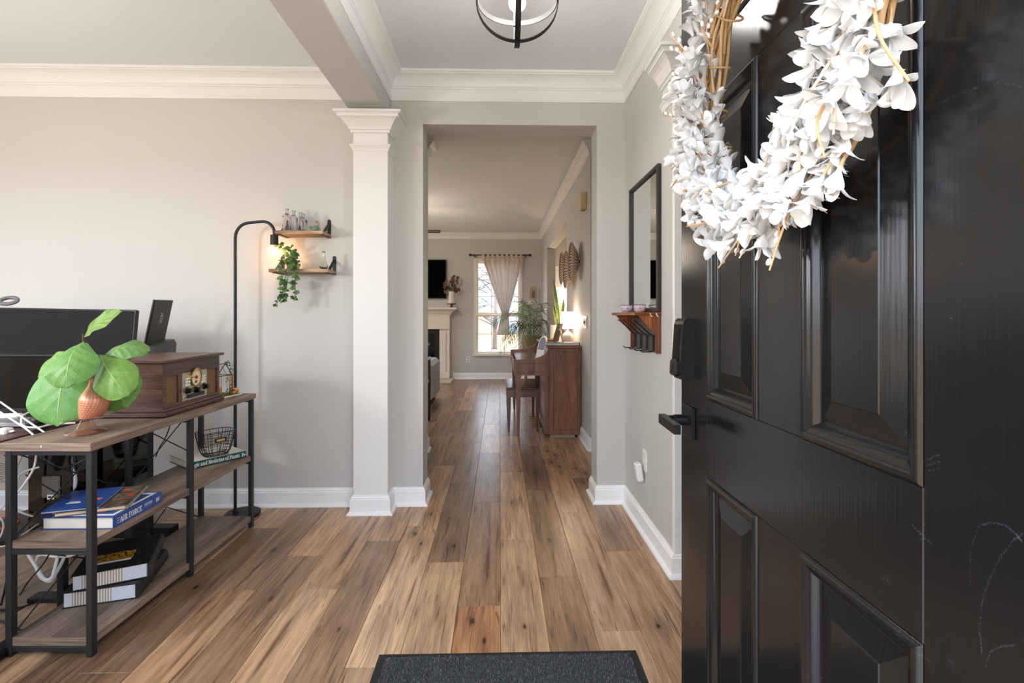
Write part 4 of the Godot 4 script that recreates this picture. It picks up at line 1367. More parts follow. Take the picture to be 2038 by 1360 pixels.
	for x in [-0.28, 0.10]:
		for z in [-0.24, 0.27]:
			obj("leg", Shape.new().span(x, x + 0.025, 0, 0.27, z - 0.025, z), M.black_metal, st)
	var pc := thing("computer_case", "black computer tower behind the console shelves", "computer", Vector3(-1.86, 0.29, -2.36))
	obj("case", Shape.new().span(-0.10, 0.09, 0.006, 0.34, -0.22, 0.22, 0.004), M.black, pc)
	obj("front_panel", Shape.new().span(-0.095, 0.085, 0.012, 0.335, 0.22, 0.228, 0.003), M.gloss_black, pc)
	obj("side_panel", Shape.new().span(0.09, 0.093, 0.012, 0.334, -0.21, 0.21, 0.001), M.gloss_black, pc)
	obj("foot", Shape.new().span(-0.09, 0.08, 0, 0.006, -0.2, -0.17).span(-0.09, 0.08, 0, 0.006, 0.17, 0.2), M.black, pc)
	obj("vent_panel", Shape.new().span(-0.035, 0.04, 0.15, 0.24, 0.226, 0.236, 0.008), bump(paint(srgb(122, 120, 116), 0.95), 0.2, 0.1, 20.0, 9, 128), pc)
	var bx := thing("carton", "white printed carton with red spots hanging at the desk's left edge", "carton", Vector3(-1.914, 0.617, -1.998))
	bx.rotation = Vector3(0.15, 0.5, -0.35)
	obj("panel", Shape.new().span(-0.035, 0.035, -0.10, 0.05, -0.02, 0, 0.002), paint(srgb(226, 222, 218), 0.6), bx)
	s = Shape.new()
	for k in 12:
		s.span(-0.028, 0.006 + 0.02 * fposmod(k * 0.37, 1.0), 0.0 - k * 0.007, 0.0022 - k * 0.007, 0, 0.0004)
	obj("small_print", s, paint(srgb(120, 116, 114), 0.7), bx)
	s = Shape.new()
	for q in [[-0.012, 0.035], [0.012, 0.03], [0.022, 0.012]]:
		s.ball(Vector3(q[0], q[1], 0), Vector3(0.005, 0.005, 0.0006), 10, 5)
	obj("red_spot", s, paint(srgb(180, 50, 70), 0.6), bx)
	# cables
	var wc := paint(srgb(232, 232, 230), 0.5)
	var bc := paint(srgb(20, 20, 21), 0.5)
	var rc := paint(srgb(120, 24, 32), 0.5)
	var oc := paint(srgb(204, 96, 60), 0.5)
	for k in [["w", 0.0034, "white cable looping from desk edge down the console's left post", [Vector3(-1.938, 0.822, -1.999), Vector3(-1.879, 0.783, -1.998), Vector3(-1.784, 0.763, -1.945), Vector3(-1.718, 0.741, -1.904), Vector3(-1.687, 0.699, -1.873), Vector3(-1.698, 0.635, -1.873), Vector3(-1.755, 0.558, -1.884), Vector3(-1.819, 0.493, -1.886), Vector3(-1.865, 0.438, -1.887)]],
		["w", 0.0034, "white cable crossing the desk clutter to the console's back corner", [Vector3(-2.037, 0.843, -2.102), Vector3(-1.907, 0.796, -2.048), Vector3(-1.801, 0.757, -2.006), Vector3(-1.725, 0.731, -1.974)]],
		["w", 0.004, "thick white cable curling round the black ear cup", [Vector3(-1.916, 0.814, -2.169), Vector3(-1.942, 0.796, -2.129), Vector3(-1.937, 0.784, -2.089), Vector3(-1.914, 0.752, -2.068), Vector3(-1.856, 0.745, -2.067), Vector3(-1.831, 0.749, -2.106), Vector3(-1.772, 0.746, -2.145)]],
		["w", 0.004, "thin white cable bowed at the left of the console post", [Vector3(-1.831, 0.592, -2.046), Vector3(-1.879, 0.572, -2.018), Vector3(-1.887, 0.500, -1.998), Vector3(-1.869, 0.441, -1.997), Vector3(-1.843, 0.392, -2.047)]],
		["w", 0.003, "thin white cable hanging lowest at far left edge", [Vector3(-1.907, 0.451, -1.948), Vector3(-1.877, 0.413, -1.948), Vector3(-1.884, 0.366, -1.948), Vector3(-1.926, 0.299, -1.949)]],
		["w", 0.003, "thin white cable running into the console post near mid shelf height", [Vector3(-1.926, 0.328, -1.949), Vector3(-1.869, 0.324, -1.947), Vector3(-1.803, 0.366, -1.946), Vector3(-1.827, 0.372, -2.046)]],
		["w", 0.0075, "broad white strap cable hanging down behind the console above the books", [Vector3(-1.782, 0.635, -2.145), Vector3(-1.780, 0.562, -2.145), Vector3(-1.772, 0.499, -2.145), Vector3(-1.787, 0.446, -2.145)]],
		["w", 0.006, "thick white cable hanging in a loop under the middle shelf", [Vector3(-1.865, 0.269, -2.027), Vector3(-1.829, 0.212, -2.026), Vector3(-1.793, 0.159, -2.025), Vector3(-1.764, 0.162, -2.025), Vector3(-1.750, 0.202, -2.024), Vector3(-1.732, 0.281, -2.024)]],
		["w", 0.006, "second white cable, its loop crossing the first under the middle shelf", [Vector3(-1.657, 0.272, -2.042), Vector3(-1.697, 0.242, -2.043), Vector3(-1.767, 0.236, -2.045), Vector3(-1.823, 0.244, -2.046), Vector3(-1.843, 0.222, -2.047), Vector3(-1.843, 0.192, -2.047), Vector3(-1.823, 0.152, -2.046), Vector3(-1.787, 0.138, -2.045), Vector3(-1.763, 0.172, -2.045), Vector3(-1.737, 0.222, -2.044), Vector3(-1.717, 0.276, -2.044)]],
		["b", 0.004, "black cable lying on the floor from the console's post to the far left", [Vector3(-2.079, 0.004, -2.083), Vector3(-1.971, 0.004, -2.091), Vector3(-1.935, 0.004, -2.122), Vector3(-1.916, 0.004, -2.180), Vector3(-1.890, 0.004, -2.288), Vector3(-1.851, 0.004, -2.570), Vector3(-1.848, 0.004, -2.711)]],
		["b", 0.004, "black cable on the floor curving nearest the far left brick", [Vector3(-2.001, 0.004, -2.024), Vector3(-1.916, 0.004, -1.996), Vector3(-1.851, 0.004, -1.964), Vector3(-1.807, 0.004, -1.950), Vector3(-1.751, 0.004, -1.961), Vector3(-1.691, 0.004, -2.023)]],
		["b", 0.004, "black cable hanging from the desk at far left edge", [Vector3(-1.947, 0.652, -2.049), Vector3(-1.959, 0.452, -2.050), Vector3(-1.943, 0.272, -2.049), Vector3(-1.963, 0.132, -2.050), Vector3(-1.983, 0.042, -2.050)]],
		["b", 0.003, "black cable sagging across the top of the console's open end", [Vector3(-1.863, 0.652, -2.047), Vector3(-1.807, 0.622, -2.046), Vector3(-1.751, 0.592, -2.044), Vector3(-1.713, 0.593, -2.073), Vector3(-1.668, 0.622, -2.092)]],
		["b", 0.0028, "thin black cable crossing down to the black box on the shelf", [Vector3(-1.840, 0.578, -1.997), Vector3(-1.780, 0.526, -2.015), Vector3(-1.730, 0.489, -2.024), Vector3(-1.690, 0.479, -2.023)]],
		["b", 0.003, "black cable dropping through the white loops below the middle shelf", [Vector3(-1.733, 0.295, -1.994), Vector3(-1.766, 0.237, -1.995), Vector3(-1.797, 0.198, -1.996), Vector3(-1.830, 0.159, -1.996), Vector3(-1.860, 0.110, -1.997)]],
		["r", 0.0025, "thin red wire hanging beside the tower, left one", [Vector3(-1.896, 0.608, -2.208), Vector3(-1.885, 0.543, -2.208), Vector3(-1.894, 0.489, -2.208), Vector3(-1.879, 0.425, -2.208)]],
		["r", 0.0025, "thin red wire hanging beside the tower, right one", [Vector3(-1.900, 0.597, -2.248), Vector3(-1.905, 0.542, -2.248), Vector3(-1.887, 0.476, -2.248), Vector3(-1.874, 0.432, -2.248)]],
		["o", 0.005, "orange cable coiled on the low stand at far left edge", [Vector3(-2.118, 0.341, -2.154), Vector3(-2.066, 0.349, -2.152), Vector3(-2.034, 0.349, -2.152), Vector3(-2.007, 0.331, -2.151), Vector3(-1.947, 0.352, -2.049), Vector3(-1.987, 0.348, -2.050), Vector3(-2.017, 0.348, -2.051)]],
		["b", 0.003, "black wire running from the desk down the wall behind the console", [Vector3(-1.882, 0.608, -2.948), Vector3(-1.925, 0.492, -2.949), Vector3(-1.960, 0.434, -2.950), Vector3(-1.983, 0.376, -2.950)]]]:
		var mt: Material = {"w": wc, "b": bc, "r": rc, "o": oc}[k[0]]
		var pts: Array = k[3]
		var c := thing(k[4] if k.size() > 4 else "cable", k[2], "cable", pts[0])
		obj("cord", Shape.new().tube(curve(pts.map(func(q): return q - pts[0]), 7), k[1], 7), mt, c)
	var ad := thing("power_adapter", "white rounded power adapter lying on the desk at far left", "adapter", Vector3(-2.018, 0.782, -2.111), 0.15)
	obj("body", Shape.new().box(Vector3.ZERO, Vector3(0.11, 0.022, 0.036), 0.009), M.white_plastic, ad)
	obj("prong", Shape.new().span(0.055, 0.062, -0.004, 0.004, -0.008, 0.008), M.chrome, ad)
	var pg := thing("plug", "white plug block at the desk's front edge, far left", "plug", Vector3(-1.971, 0.732, -2.050))
	obj("body", Shape.new().box(Vector3.ZERO, Vector3(0.045, 0.03, 0.04), 0.005), M.white_plastic, pg)
	obj("strain_relief", Shape.new().tube([Vector3(0.02, 0, 0), Vector3(0.04, 0.004, 0)], [0.006, 0.004], 8), M.white_plastic, pg)
	var ms := thing("headset_cup", "black rounded ear cup on the desk behind the fig leaf", "headset", Vector3(-1.893, 0.763, -2.108))
	s = Shape.new()
	s.t = Transform3D(Basis(Vector3(0, 0, 1), 0.5), Vector3.ZERO)
	s.lathe(Vector3.ZERO, [Vector2(0, -0.018), Vector2(0.034, -0.018), Vector2(0.040, -0.008), Vector2(0.036, 0.012), Vector2(0.02, 0.02), Vector2(0, 0.021)], 24)
	obj("cup", s, M.black, ms)
	obj("cushion", Shape.new().ball(Vector3(0.006, -0.014, 0), Vector3(0.040, 0.012, 0.040), 18, 8), M.gloss_black, ms)
	var tagp := thing("cable_tag", "tiny white printed tag on a thin black cable by the tower", "tag", Vector3(-1.750, 0.487, -2.004))
	obj("paper", Shape.new().box(Vector3.ZERO, Vector3(0.026, 0.018, 0.001)), M.white_plastic, tagp)
	obj("print", Shape.new().box(Vector3(-0.003, 0, 0.0006), Vector3(0.012, 0.007, 0.0004)), M.black, tagp)
	var br := thing("floor_brick", "black power brick on the floor at the far left edge", "adapter", Vector3(-1.746, 0.0, -1.801))
	obj("body", Shape.new().box(Vector3(0, 0.019, 0), Vector3(0.06, 0.036, 0.12), 0.008), M.black, br)
	obj("cord_stub", Shape.new().tube([Vector3(0.02, 0.02, -0.05), Vector3(0.05, 0.016, -0.09)], 0.004, 6), M.black, br)
	mark(obj("floor_strip", Shape.new().span(-0.10, 0.10, 0, 0.022, -0.03, 0.03, 0.004), M.black), "flat black power strip on the floor behind the console's lowest shelf", "power strip")
	get_child(-1).position = Vector3(-1.86, 0.0, -2.16)


# ---------------------------------------------------------------- floor lamp and the two small shelves
func lamp_and_shelves() -> void:
	var l := thing("floor_lamp", "tall black arched floor lamp with bare globe bulb by the left wall", "lamp", Vector3(-1.530, 0, -3.035))
	obj("base", Shape.new().lathe(Vector3.ZERO, [Vector2(0, 0.0), Vector2(0.096, 0.0), Vector2(0.098, 0.004), Vector2(0.098, 0.018), Vector2(0.095, 0.021), Vector2(0, 0.0215)], 48, true), M.black_metal, l)
	var x0 := -0.044
	var pole := [Vector3(x0, 0.02, 0), Vector3(x0, 0.9, 0), Vector3(x0, 1.62, 0)]
	for k in 7:
		var a := PI - PI / 2 * k / 6.0
		pole.append(Vector3(x0 + 0.075 + cos(a) * 0.075, 1.655 + sin(a) * 0.075 * 1.05 + k * 0.002, 0))
	pole.append(Vector3(0.085, 1.752, 0))
	for k in 7:
		var a := PI / 2 - PI / 2 * k / 6.0
		pole.append(Vector3(0.120 + cos(a) * 0.066, 1.688 + sin(a) * 0.066, 0))
	pole.append(Vector3(0.186, 1.672, 0))
	obj("pole", Shape.new().tube(pole, 0.0088, 12), M.black_metal, l)
	obj("collar", Shape.new().lathe(Vector3(x0, 0.021, 0), [Vector2(0, 0), Vector2(0.016, 0), Vector2(0.014, 0.012), Vector2(0, 0.012)], 16, true), M.black_metal, l)
	var b := Vector3(0.186, 0, 0)
	obj("socket", Shape.new().lathe(b, [Vector2(0, 1.614), Vector2(0.0225, 1.614), Vector2(0.0225, 1.672), Vector2(0.021, 1.674), Vector2(0, 1.674)], 24, true), M.black_metal, l)
	var bulb := obj("bulb", Shape.new().lathe(b, [Vector2(0.0, 1.530), Vector2(0.018, 1.533), Vector2(0.034, 1.545), Vector2(0.042, 1.566), Vector2(0.042, 1.579), Vector2(0.035, 1.598), Vector2(0.022, 1.612), Vector2(0.0175, 1.620), Vector2(0, 1.620)], 28), pane_glass(Color(1.0, 0.97, 0.92, 0.06)), l)
	obj("filament", Shape.new().ball(b + Vector3(0, 1.582, 0), Vector3(0.017, 0.021, 0.017), 14, 8), glow(Color(1.0, 0.87, 0.68), 3.0), l)
	lamp_light("floor_lamp_light", l.position + b + Vector3(0, 1.582, 0), Color(1.0, 0.74, 0.46), 0.036, 0.02)
	# two raw wood shelves with folded black brackets
	var wood := textured(wood_image(88, 96, 420, srgb(206, 178, 146), srgb(110, 82, 60), 1, 0.9, 0.4), 0.75, Vector3(7, 2.4, 1))
	for k in 2:
		var x: float = [-1.345, -1.375][k]
		var w: float = [0.290, 0.352][k]
		var y: float = [1.677, 1.448][k]
		var s := thing("wall_shelf", ["upper small raw wood shelf with four grey bottles on it", "lower small raw wood shelf with trailing plant on it"][k], "shelf", Vector3(x, y, -3.18), 0.0, "small wall shelves with black brackets")
		obj("board", Shape.new().span(0, w, 0.004, 0.024, 0.004, 0.152, 0.0012, 0), wood, s)
		for e in [0.0, w]:
			var bx: float = clampf(e, 0.02, w - 0.012) if k == 1 or e > 0 else 0.02
			obj("bracket", bracket(), M.black_metal, s).position = Vector3(bx, 0, 0)
			for h in [0.05, 0.098]:
				obj("screw", Shape.new().ball(Vector3(bx, h, 0.004), Vector3(0.003, 0.003, 0.0012), 8, 4), M.black, s)
	bottles()
	trailing_plant()


func bracket() -> Shape:
	# flat steel strap: up the wall with a rounded end, under the board, and a diagonal brace
	var s := Shape.new()
	var o := PackedVector2Array([Vector2(-0.011, 0.0), Vector2(0.011, 0.0), Vector2(0.011, 0.107)])
	for k in 9:
		var a := PI * k / 8.0
		o.append(Vector2(cos(a) * 0.011, 0.107 + sin(a) * 0.011))
	o.append(Vector2(-0.011, 0.107))
	s.prism(o, 0.0, 0.003)
	s.span(-0.011, 0.011, 0.0, 0.0035, 0.0, 0.125)
	s.t = Transform3D(Basis(Vector3(0, 0, 1), Vector3(0, 1, 0), Vector3(-1, 0, 0)), Vector3.ZERO)
	s.prism(PackedVector2Array([Vector2(0.118, 0.002), Vector2(0.124, 0.006), Vector2(0.008, 0.092), Vector2(0.003, 0.088)]), -0.008, 0.008)
	s.t = Transform3D()
	return s


func bottles() -> void:
	var glass := thick_glass(srgb(244, 240, 242), 0.04)
	var names := ["tallest grey glass bottle, leftmost on the upper shelf", "second tallest grey glass bottle on the upper shelf", "grey glass bottle half hidden behind its neighbours on upper shelf", "shortest grey glass bottle, nearest the green turtle on the shelf"]
	var at := [Vector3(-1.280, 0, -3.062), Vector3(-1.240, 0, -3.060), Vector3(-1.211, 0, -3.092), Vector3(-1.180, 0, -3.052)]
	var hh := [0.136, 0.124, 0.120, 0.104]
	var rr := [0.026, 0.022, 0.021, 0.023]
	for k in 4:
		var h: float = hh[k]
		var r: float = rr[k]
		var b := thing("bottle", names[k], "bottle", at[k] + Vector3(0, 1.701, 0), 0.4 * k, "grey glass bottles on the upper shelf")
		var sh := h * 0.66
		var sides := 12 if k < 2 else 8
		obj("bottle_body", Shape.new().lathe(Vector3.ZERO, [Vector2(0, 0.0), Vector2(r * 0.94, 0.0), Vector2(r, 0.003), Vector2(r, sh), Vector2(r * 0.86, sh + 0.006), Vector2(0.010, h * 0.78), Vector2(0.0088, h * 0.82), Vector2(0.0088, h - 0.004), Vector2(0.0065, h - 0.004), Vector2(0.0065, h * 0.8), Vector2(r - 0.006, sh - 0.004), Vector2(r - 0.003, 0.006), Vector2(0, 0.005)], 24 if k == 0 else sides, true), glass, b)
		obj("lip", Shape.new().lathe(Vector3(0, h - 0.006, 0), [Vector2(0.0065, 0), Vector2(0.0115, 0), Vector2(0.0125, 0.003), Vector2(0.0115, 0.006), Vector2(0.0065, 0.006), Vector2(0.0065, 0.0)], 20), glass, b)
	# turtle pot
	var tg := thing("turtle_figurine", "little green turtle figurine with a red curl on its back", "figurine", Vector3(-1.106, 1.701, -3.056))
	var gm := paint(srgb(104, 132, 108), 0.6)
	var s := Shape.new()
	s.lathe(Vector3.ZERO, [Vector2(0, 0.002), Vector2(0.017, 0.001), Vector2(0.023, 0.008), Vector2(0.022, 0.018), Vector2(0.015, 0.028), Vector2(0.006, 0.032), Vector2(0, 0.032)], 20)
	obj("shell_body", s, gm, tg)
	obj("head", Shape.new().tube([Vector3(-0.016, 0.010, 0.004), Vector3(-0.027, 0.018, 0.006), Vector3(-0.029, 0.028, 0.006)], [0.005, 0.006, 0.007], 8), gm, tg)
	for x in [-0.014, 0.026]:
		obj("foot", Shape.new().ball(Vector3(x, 0.006, 0.012), Vector3(0.007, 0.006, 0.006), 8, 6), gm, tg)
	obj("curl", Shape.new().tube(curve([Vector3(0.002, 0.031, 0), Vector3(0.016, 0.040, 0), Vector3(0.014, 0.050, 0), Vector3(0.0, 0.054, 0), Vector3(0.012, 0.060, 0), Vector3(-0.008, 0.062, 0.003)], 4), 0.0016, 6), paint(srgb(140, 50, 44), 0.5), tg)
	# bud vase
	var v := thing("bud_vase", "small clear green glass bud vase at right of the lower shelf", "vase", Vector3(-1.060, 1.472, -3.06))
	obj("vase_body", Shape.new().lathe(Vector3.ZERO, [Vector2(0, 0), Vector2(0.016, 0), Vector2(0.024, 0.010), Vector2(0.0255, 0.020), Vector2(0.020, 0.034), Vector2(0.011, 0.050), Vector2(0.0085, 0.070), Vector2(0.0085, 0.098), Vector2(0.0095, 0.106), Vector2(0.007, 0.107), Vector2(0.0062, 0.098), Vector2(0.0062, 0.070), Vector2(0.009, 0.049), Vector2(0.018, 0.033), Vector2(0.0225, 0.020), Vector2(0.020, 0.010), Vector2(0, 0.006)], 26), thick_glass(srgb(242, 250, 240)), v)


func trailing_plant() -> void:
	var p := thing("trailing_plant", "trailing green plant in a small clay pot spilling over the lower shelf", "plant", Vector3(-1.262, 1.472, -3.085))
	obj("pot", Shape.new().lathe(Vector3.ZERO, [Vector2(0, 0), Vector2(0.024, 0), Vector2(0.034, 0.045), Vector2(0.037, 0.046), Vector2(0.037, 0.054), Vector2(0.031, 0.054), Vector2(0.029, 0.044), Vector2(0, 0.044)], 24, true), paint(srgb(150, 112, 84), 0.85), p)
	var r := RandomNumberGenerator.new()
	r.seed = 17
	var vines := [
		[Vector3(0, 0.045, 0.01), Vector3(-0.03, 0.09, 0.02), Vector3(-0.055, 0.135, 0.02), Vector3(-0.068, 0.155, 0.02)],
		[Vector3(0.01, 0.045, 0), Vector3(0.0, 0.10, 0.01), Vector3(-0.005, 0.135, 0.01)],
		[Vector3(0.01, 0.045, 0.01), Vector3(0.03, 0.09, 0.02), Vector3(0.026, 0.125, 0.02)],
		[Vector3(0.02, 0.045, 0.01), Vector3(0.045, 0.07, 0.03), Vector3(0.05, 0.09, 0.03)],
		[Vector3(0.0, 0.05, 0.02), Vector3(0.01, 0.06, 0.06), Vector3(0.0, -0.03, 0.078), Vector3(-0.012, -0.11, 0.075), Vector3(-0.015, -0.17, 0.072), Vector3(-0.055, -0.19, 0.070), Vector3(-0.068, -0.215, 0.068)],
		[Vector3(0.01, 0.05, 0.02), Vector3(-0.02, 0.05, 0.06), Vector3(-0.025, -0.02, 0.079), Vector3(-0.02, -0.10, 0.075), Vector3(-0.030, -0.16, 0.072), Vector3(-0.06, -0.172, 0.07)],
		[Vector3(0.02, 0.05, 0.02), Vector3(0.03, 0.05, 0.06), Vector3(0.012, -0.04, 0.078), Vector3(0.0, -0.12, 0.075), Vector3(-0.02, -0.185, 0.075), Vector3(-0.02, -0.20, 0.07)],
		[Vector3(0.02, 0.05, 0.02), Vector3(0.045, 0.045, 0.05), Vector3(0.050, -0.02, 0.079), Vector3(0.052, -0.10, 0.075), Vector3(0.048, -0.165, 0.072), Vector3(0.040, -0.18, 0.072)],
		[Vector3(0.03, 0.05, 0.02), Vector3(0.055, 0.04, 0.04), Vector3(0.056, -0.03, 0.079), Vector3(0.050, -0.10, 0.075), Vector3(0.060, -0.15, 0.075)],
		[Vector3(0.0, 0.05, 0.02), Vector3(-0.035, 0.055, 0.05), Vector3(-0.05, 0.02, 0.07)]]
	var tone := [fabricish(srgb(62, 104, 44), 0.45, 0.35), fabricish(srgb(84, 122, 52), 0.45, 0.35), fabricish(srgb(44, 80, 36), 0.45, 0.3)]
	var lm: ArrayMesh = vine_leaf().mesh()
	var st := Shape.new()
	for q in vines.size():
		var pts := curve(vines[q], 8)
		st.tube(pts, 0.0016, 5)
		for i in range(2, pts.size(), 2 if q < 4 else 1):
			if r.randf() < 0.42 and q >= 4:
				continue
			var o := put("leaf", lm, tone[r.randi() % 3], p)
			var dir := Vector3(r.randf_range(-1, 1), r.randf_range(-0.8, 0.35), r.randf_range(0.0, 0.8)).normalized()
			var up := Vector3(r.randf_range(-0.5, 0.5), 0.5, 1).normalized()
			var sd := dir.cross(up).normalized()
			var sc := r.randf_range(1.0, 1.7) * (0.75 if q >= 4 and i > pts.size() * 0.7 else 1.0)
			o.transform = Transform3D(Basis(dir, sd.cross(dir).normalized(), sd).scaled(Vector3.ONE * sc), pts[i])
	obj("leaf", vine_leaf(), tone[1], p).transform = Transform3D(Basis(Vector3(-1, 0.1, 0.3).normalized(), Vector3(0.1, 0.9, 0.4).normalized(), Vector3(-0.2, -0.3, 0.9).normalized()).scaled(Vector3.ONE * 1.9), Vector3(-0.012, 0.05, 0.04))
	obj("stem", st, tone[2], p)


func vine_leaf() -> Shape:
	return Shape.new().sheet(6, 4, func(u, v):
		var s: float = v * 2.0 - 1.0
		var w := sin(PI * pow(u, 0.8)) * 0.0085
		return Vector3(u * 0.024, 0.0025 * sin(PI * u) - s * s * 0.002, s * w))


# ---------------------------------------------------------------- the right wall of the hall
func right_wall() -> void:
	var wd := textured(wood_image(52, 128, 384, srgb(186, 112, 62), srgb(98, 46, 22), 1, 0.8, 0.35), 0.4, Vector3(5, 2, 1))
	var dark := bump(paint(srgb(46, 42, 40), 0.55), 0.2, 0.05, 6.0, 13)
	var m := thing("mirror", "tall rectangular mirror with thin dark wood frame on the right wall", "mirror", Vector3(0.80, 1.2115, -2.46), -PI / 2)
	# local x runs towards the camera, z out from the wall
	var W := 0.545
	var H := 0.735
	obj("frame", Shape.new().span(-W, -W + 0.022, 0, H, 0, 0.022, 0.003, 1).span(-0.022, 0, 0, H, 0, 0.022, 0.003, 1).span(-W + 0.022, -0.022, 0, 0.022, 0, 0.0215, 0.003, 0).span(-W + 0.022, -0.022, H - 0.022, H, 0, 0.0215, 0.003, 0), dark, m)
	obj("mirror_glass", Shape.new().span(-W + 0.02, -0.02, 0.02, H - 0.02, 0.004, 0.009), M.mirror, m)
	var r := thing("hook_shelf", "small orange-brown wooden ledge with black wire coat hooks under the mirror", "coat rack", Vector3(0.80, 1.005, -2.46), -PI / 2)
	var D := 0.135
	obj("ledge", Shape.new().span(-0.50, 0.0, 0.190, 0.2055, 0, D, 0.0015, 0), wd, r)
	obj("back_board", Shape.new().span(-0.495, -0.005, 0.0, 0.190, 0.0, 0.010, 0.001, 0), paint(srgb(84, 72, 66), 0.6), r)
	for x in [-0.492, -0.012]:
		var s := Shape.new()
		s.t = Transform3D(Basis(Vector3(0, 0, 1), Vector3(0, 1, 0), Vector3(-1, 0, 0)), Vector3(x, 0, 0))
		s.prism(PackedVector2Array([Vector2(0.010, 0.0), Vector2(0.024, 0.0), Vector2(0.024, 0.09), Vector2(0.112, 0.190), Vector2(0.010, 0.190)]), -0.007, 0.007)
		obj("bracket", s, wd, r)
	obj("hook_rail", Shape.new().span(-0.48, -0.02, 0.078, 0.088, 0.010, 0.014), M.black_metal, r)
	for k in 4:
		var x := -0.42 + k * 0.113
		var h := Shape.new()
		h.tube([Vector3(x, 0.160, 0.118), Vector3(x, 0.165, 0.112), Vector3(x, 0.090, 0.030), Vector3(x, 0.086, 0.016), Vector3(x, 0.010, 0.016), Vector3(x, 0.004, 0.024), Vector3(x, 0.004, 0.075), Vector3(x, 0.012, 0.086)], 0.0032, 6)
		h.tube([Vector3(x - 0.014, 0.086, 0.016), Vector3(x - 0.014, 0.012, 0.016)], 0.0032, 6)
		obj("hook", h, M.black_metal, r)
	for z in [0.028, 0.058]:
		obj("cup_hook", Shape.new().tube(curve([Vector3(-0.004, 0.198, z), Vector3(0.008, 0.199, z), Vector3(0.012, 0.192, z), Vector3(0.010, 0.184, z - 0.005), Vector3(0.008, 0.188, z - 0.010)], 4), 0.0022, 6), M.white_plastic, r)
	# two patterned bowls on the ledge
	var im := Image.create(256, 64, false, Image.FORMAT_RGB8)
	for y in 64:
		for x in 256:
			var p := Vector2(fposmod(x, 42.0) - 21.0, y - 30.0)
			var d := p.length()
			var c := srgb(226, 216, 224)
			if d < 6.0 or (d > 9.0 and d < 12.0) or (d > 17.0 and sin(p.angle() * 8.0) > 0.1 and d < 22.0):
				c = srgb(142, 112, 142)
			elif d > 24.0 and sin(x * 0.9) * sin(y * 0.8) > 0.2:
				c = srgb(120, 84, 112)
			im.set_pixel(x, y, c)
	var cer := textured(im, 0.3, Vector3(1, 22, 1))
	for k in 2:
		var b := thing("bowl", ["small purple patterned bowl at the outer end of the mirror ledge", "small grey patterned bowl close against the mirror glass"][k], "bowl", [Vector3(0.712, 1.211, -2.80), Vector3(0.748, 1.211, -2.66)][k], k * 0.9, "patterned bowls on the ledge")
		obj("bowl_body", Shape.new().lathe(Vector3.ZERO, [Vector2(0, 0.001), Vector2(0.020, 0.0), Vector2(0.028, 0.008), Vector2(0.0325, 0.022), Vector2(0.031, 0.038), Vector2(0.029, 0.040), Vector2(0.028, 0.036), Vector2(0.029, 0.022), Vector2(0.022, 0.006), Vector2(0, 0.004)], 28), cer, b)
		obj("rim", Shape.new().lathe(Vector3(0, 0.037, 0), [Vector2(0.029, 0), Vector2(0.0325, 0.001), Vector2(0.032, 0.004), Vector2(0.0285, 0.004)], 28), paint(srgb(116, 84, 112), 0.4), b)
	# outlet with a plug-in light
	var o := thing("wall_outlet", "white outlet plate low on the right hall wall", "outlet", Vector3(0.80, 0.40, -2.735), -PI / 2)
	obj("plate", Shape.new().span(-0.036, 0.036, -0.058, 0.058, 0, 0.006, 0.002), M.white_plastic, o)
	obj("receptacle", Shape.new().span(-0.017, 0.017, 0.008, 0.040, 0.006, 0.0075, 0.001).span(-0.017, 0.017, -0.040, -0.008, 0.006, 0.0075, 0.001), paint(srgb(222, 220, 214), 0.4), o)
	var nl := thing("plug_in_light", "white plug-in air freshener in the outlet on the right hall wall", "plug-in", Vector3(0.792, 0.33, -2.755), -PI / 2)
	var s2 := Shape.new()
	s2.t = Transform3D(Basis(Vector3.RIGHT, 0.16), Vector3.ZERO)
	s2.span(-0.026, 0.026, -0.045, 0.055, 0.006, 0.040, 0.007)
	obj("body", s2, M.white_plastic, nl)
	obj("prong", Shape.new().span(-0.008, -0.006, 0.02, 0.028, -0.001, 0.008).span(0.006, 0.008, 0.02, 0.028, -0.001, 0.008), M.chrome, nl)
	# entrance mat
	var mt := thing("door_mat", "dark grey carpet entrance mat with black rubber border on the floor", "mat", Vector3(0.031, 0, -1.777))
	obj("rubber_border", Shape.new().span(-0.453, 0.454, 0.0005, 0.0045, 0, 0.62, 0.001), bump(paint(srgb(30, 30, 31), 0.7), 0.3, 0.05, 20.0, 31, 128), mt)
	var px := Image.create(256, 256, false, Image.FORMAT_RGB8)
	var rr := RandomNumberGenerator.new()
	rr.seed = 2
	for y in 256:
		for x in 256:
			px.set_pixel(x, y, Color.WHITE * rr.randf_range(0.12, 0.36))
	obj("carpet", Shape.new().span(-0.425, 0.426, 0.004, 0.0075, 0.022, 0.60, 0.001), textured(px, 1.0, Vector3(2.2, 2.2, 1)), mt)
	var tuft := Shape.new()
	for k in 3:
		var a := TAU * k / 3.0
		var d := Vector3(cos(a), 0, sin(a)) * 0.0012
		var e := Vector3(cos(a + 2.1), 0, sin(a + 2.1)) * 0.0012
		tuft.tri(d, e, Vector3(0.0016, 0.0065, 0.0006))
	var mm := MultiMesh.new()
	mm.transform_format = MultiMesh.TRANSFORM_3D
	mm.use_colors = true
	mm.mesh = tuft.mesh()
	mm.instance_count = 42000
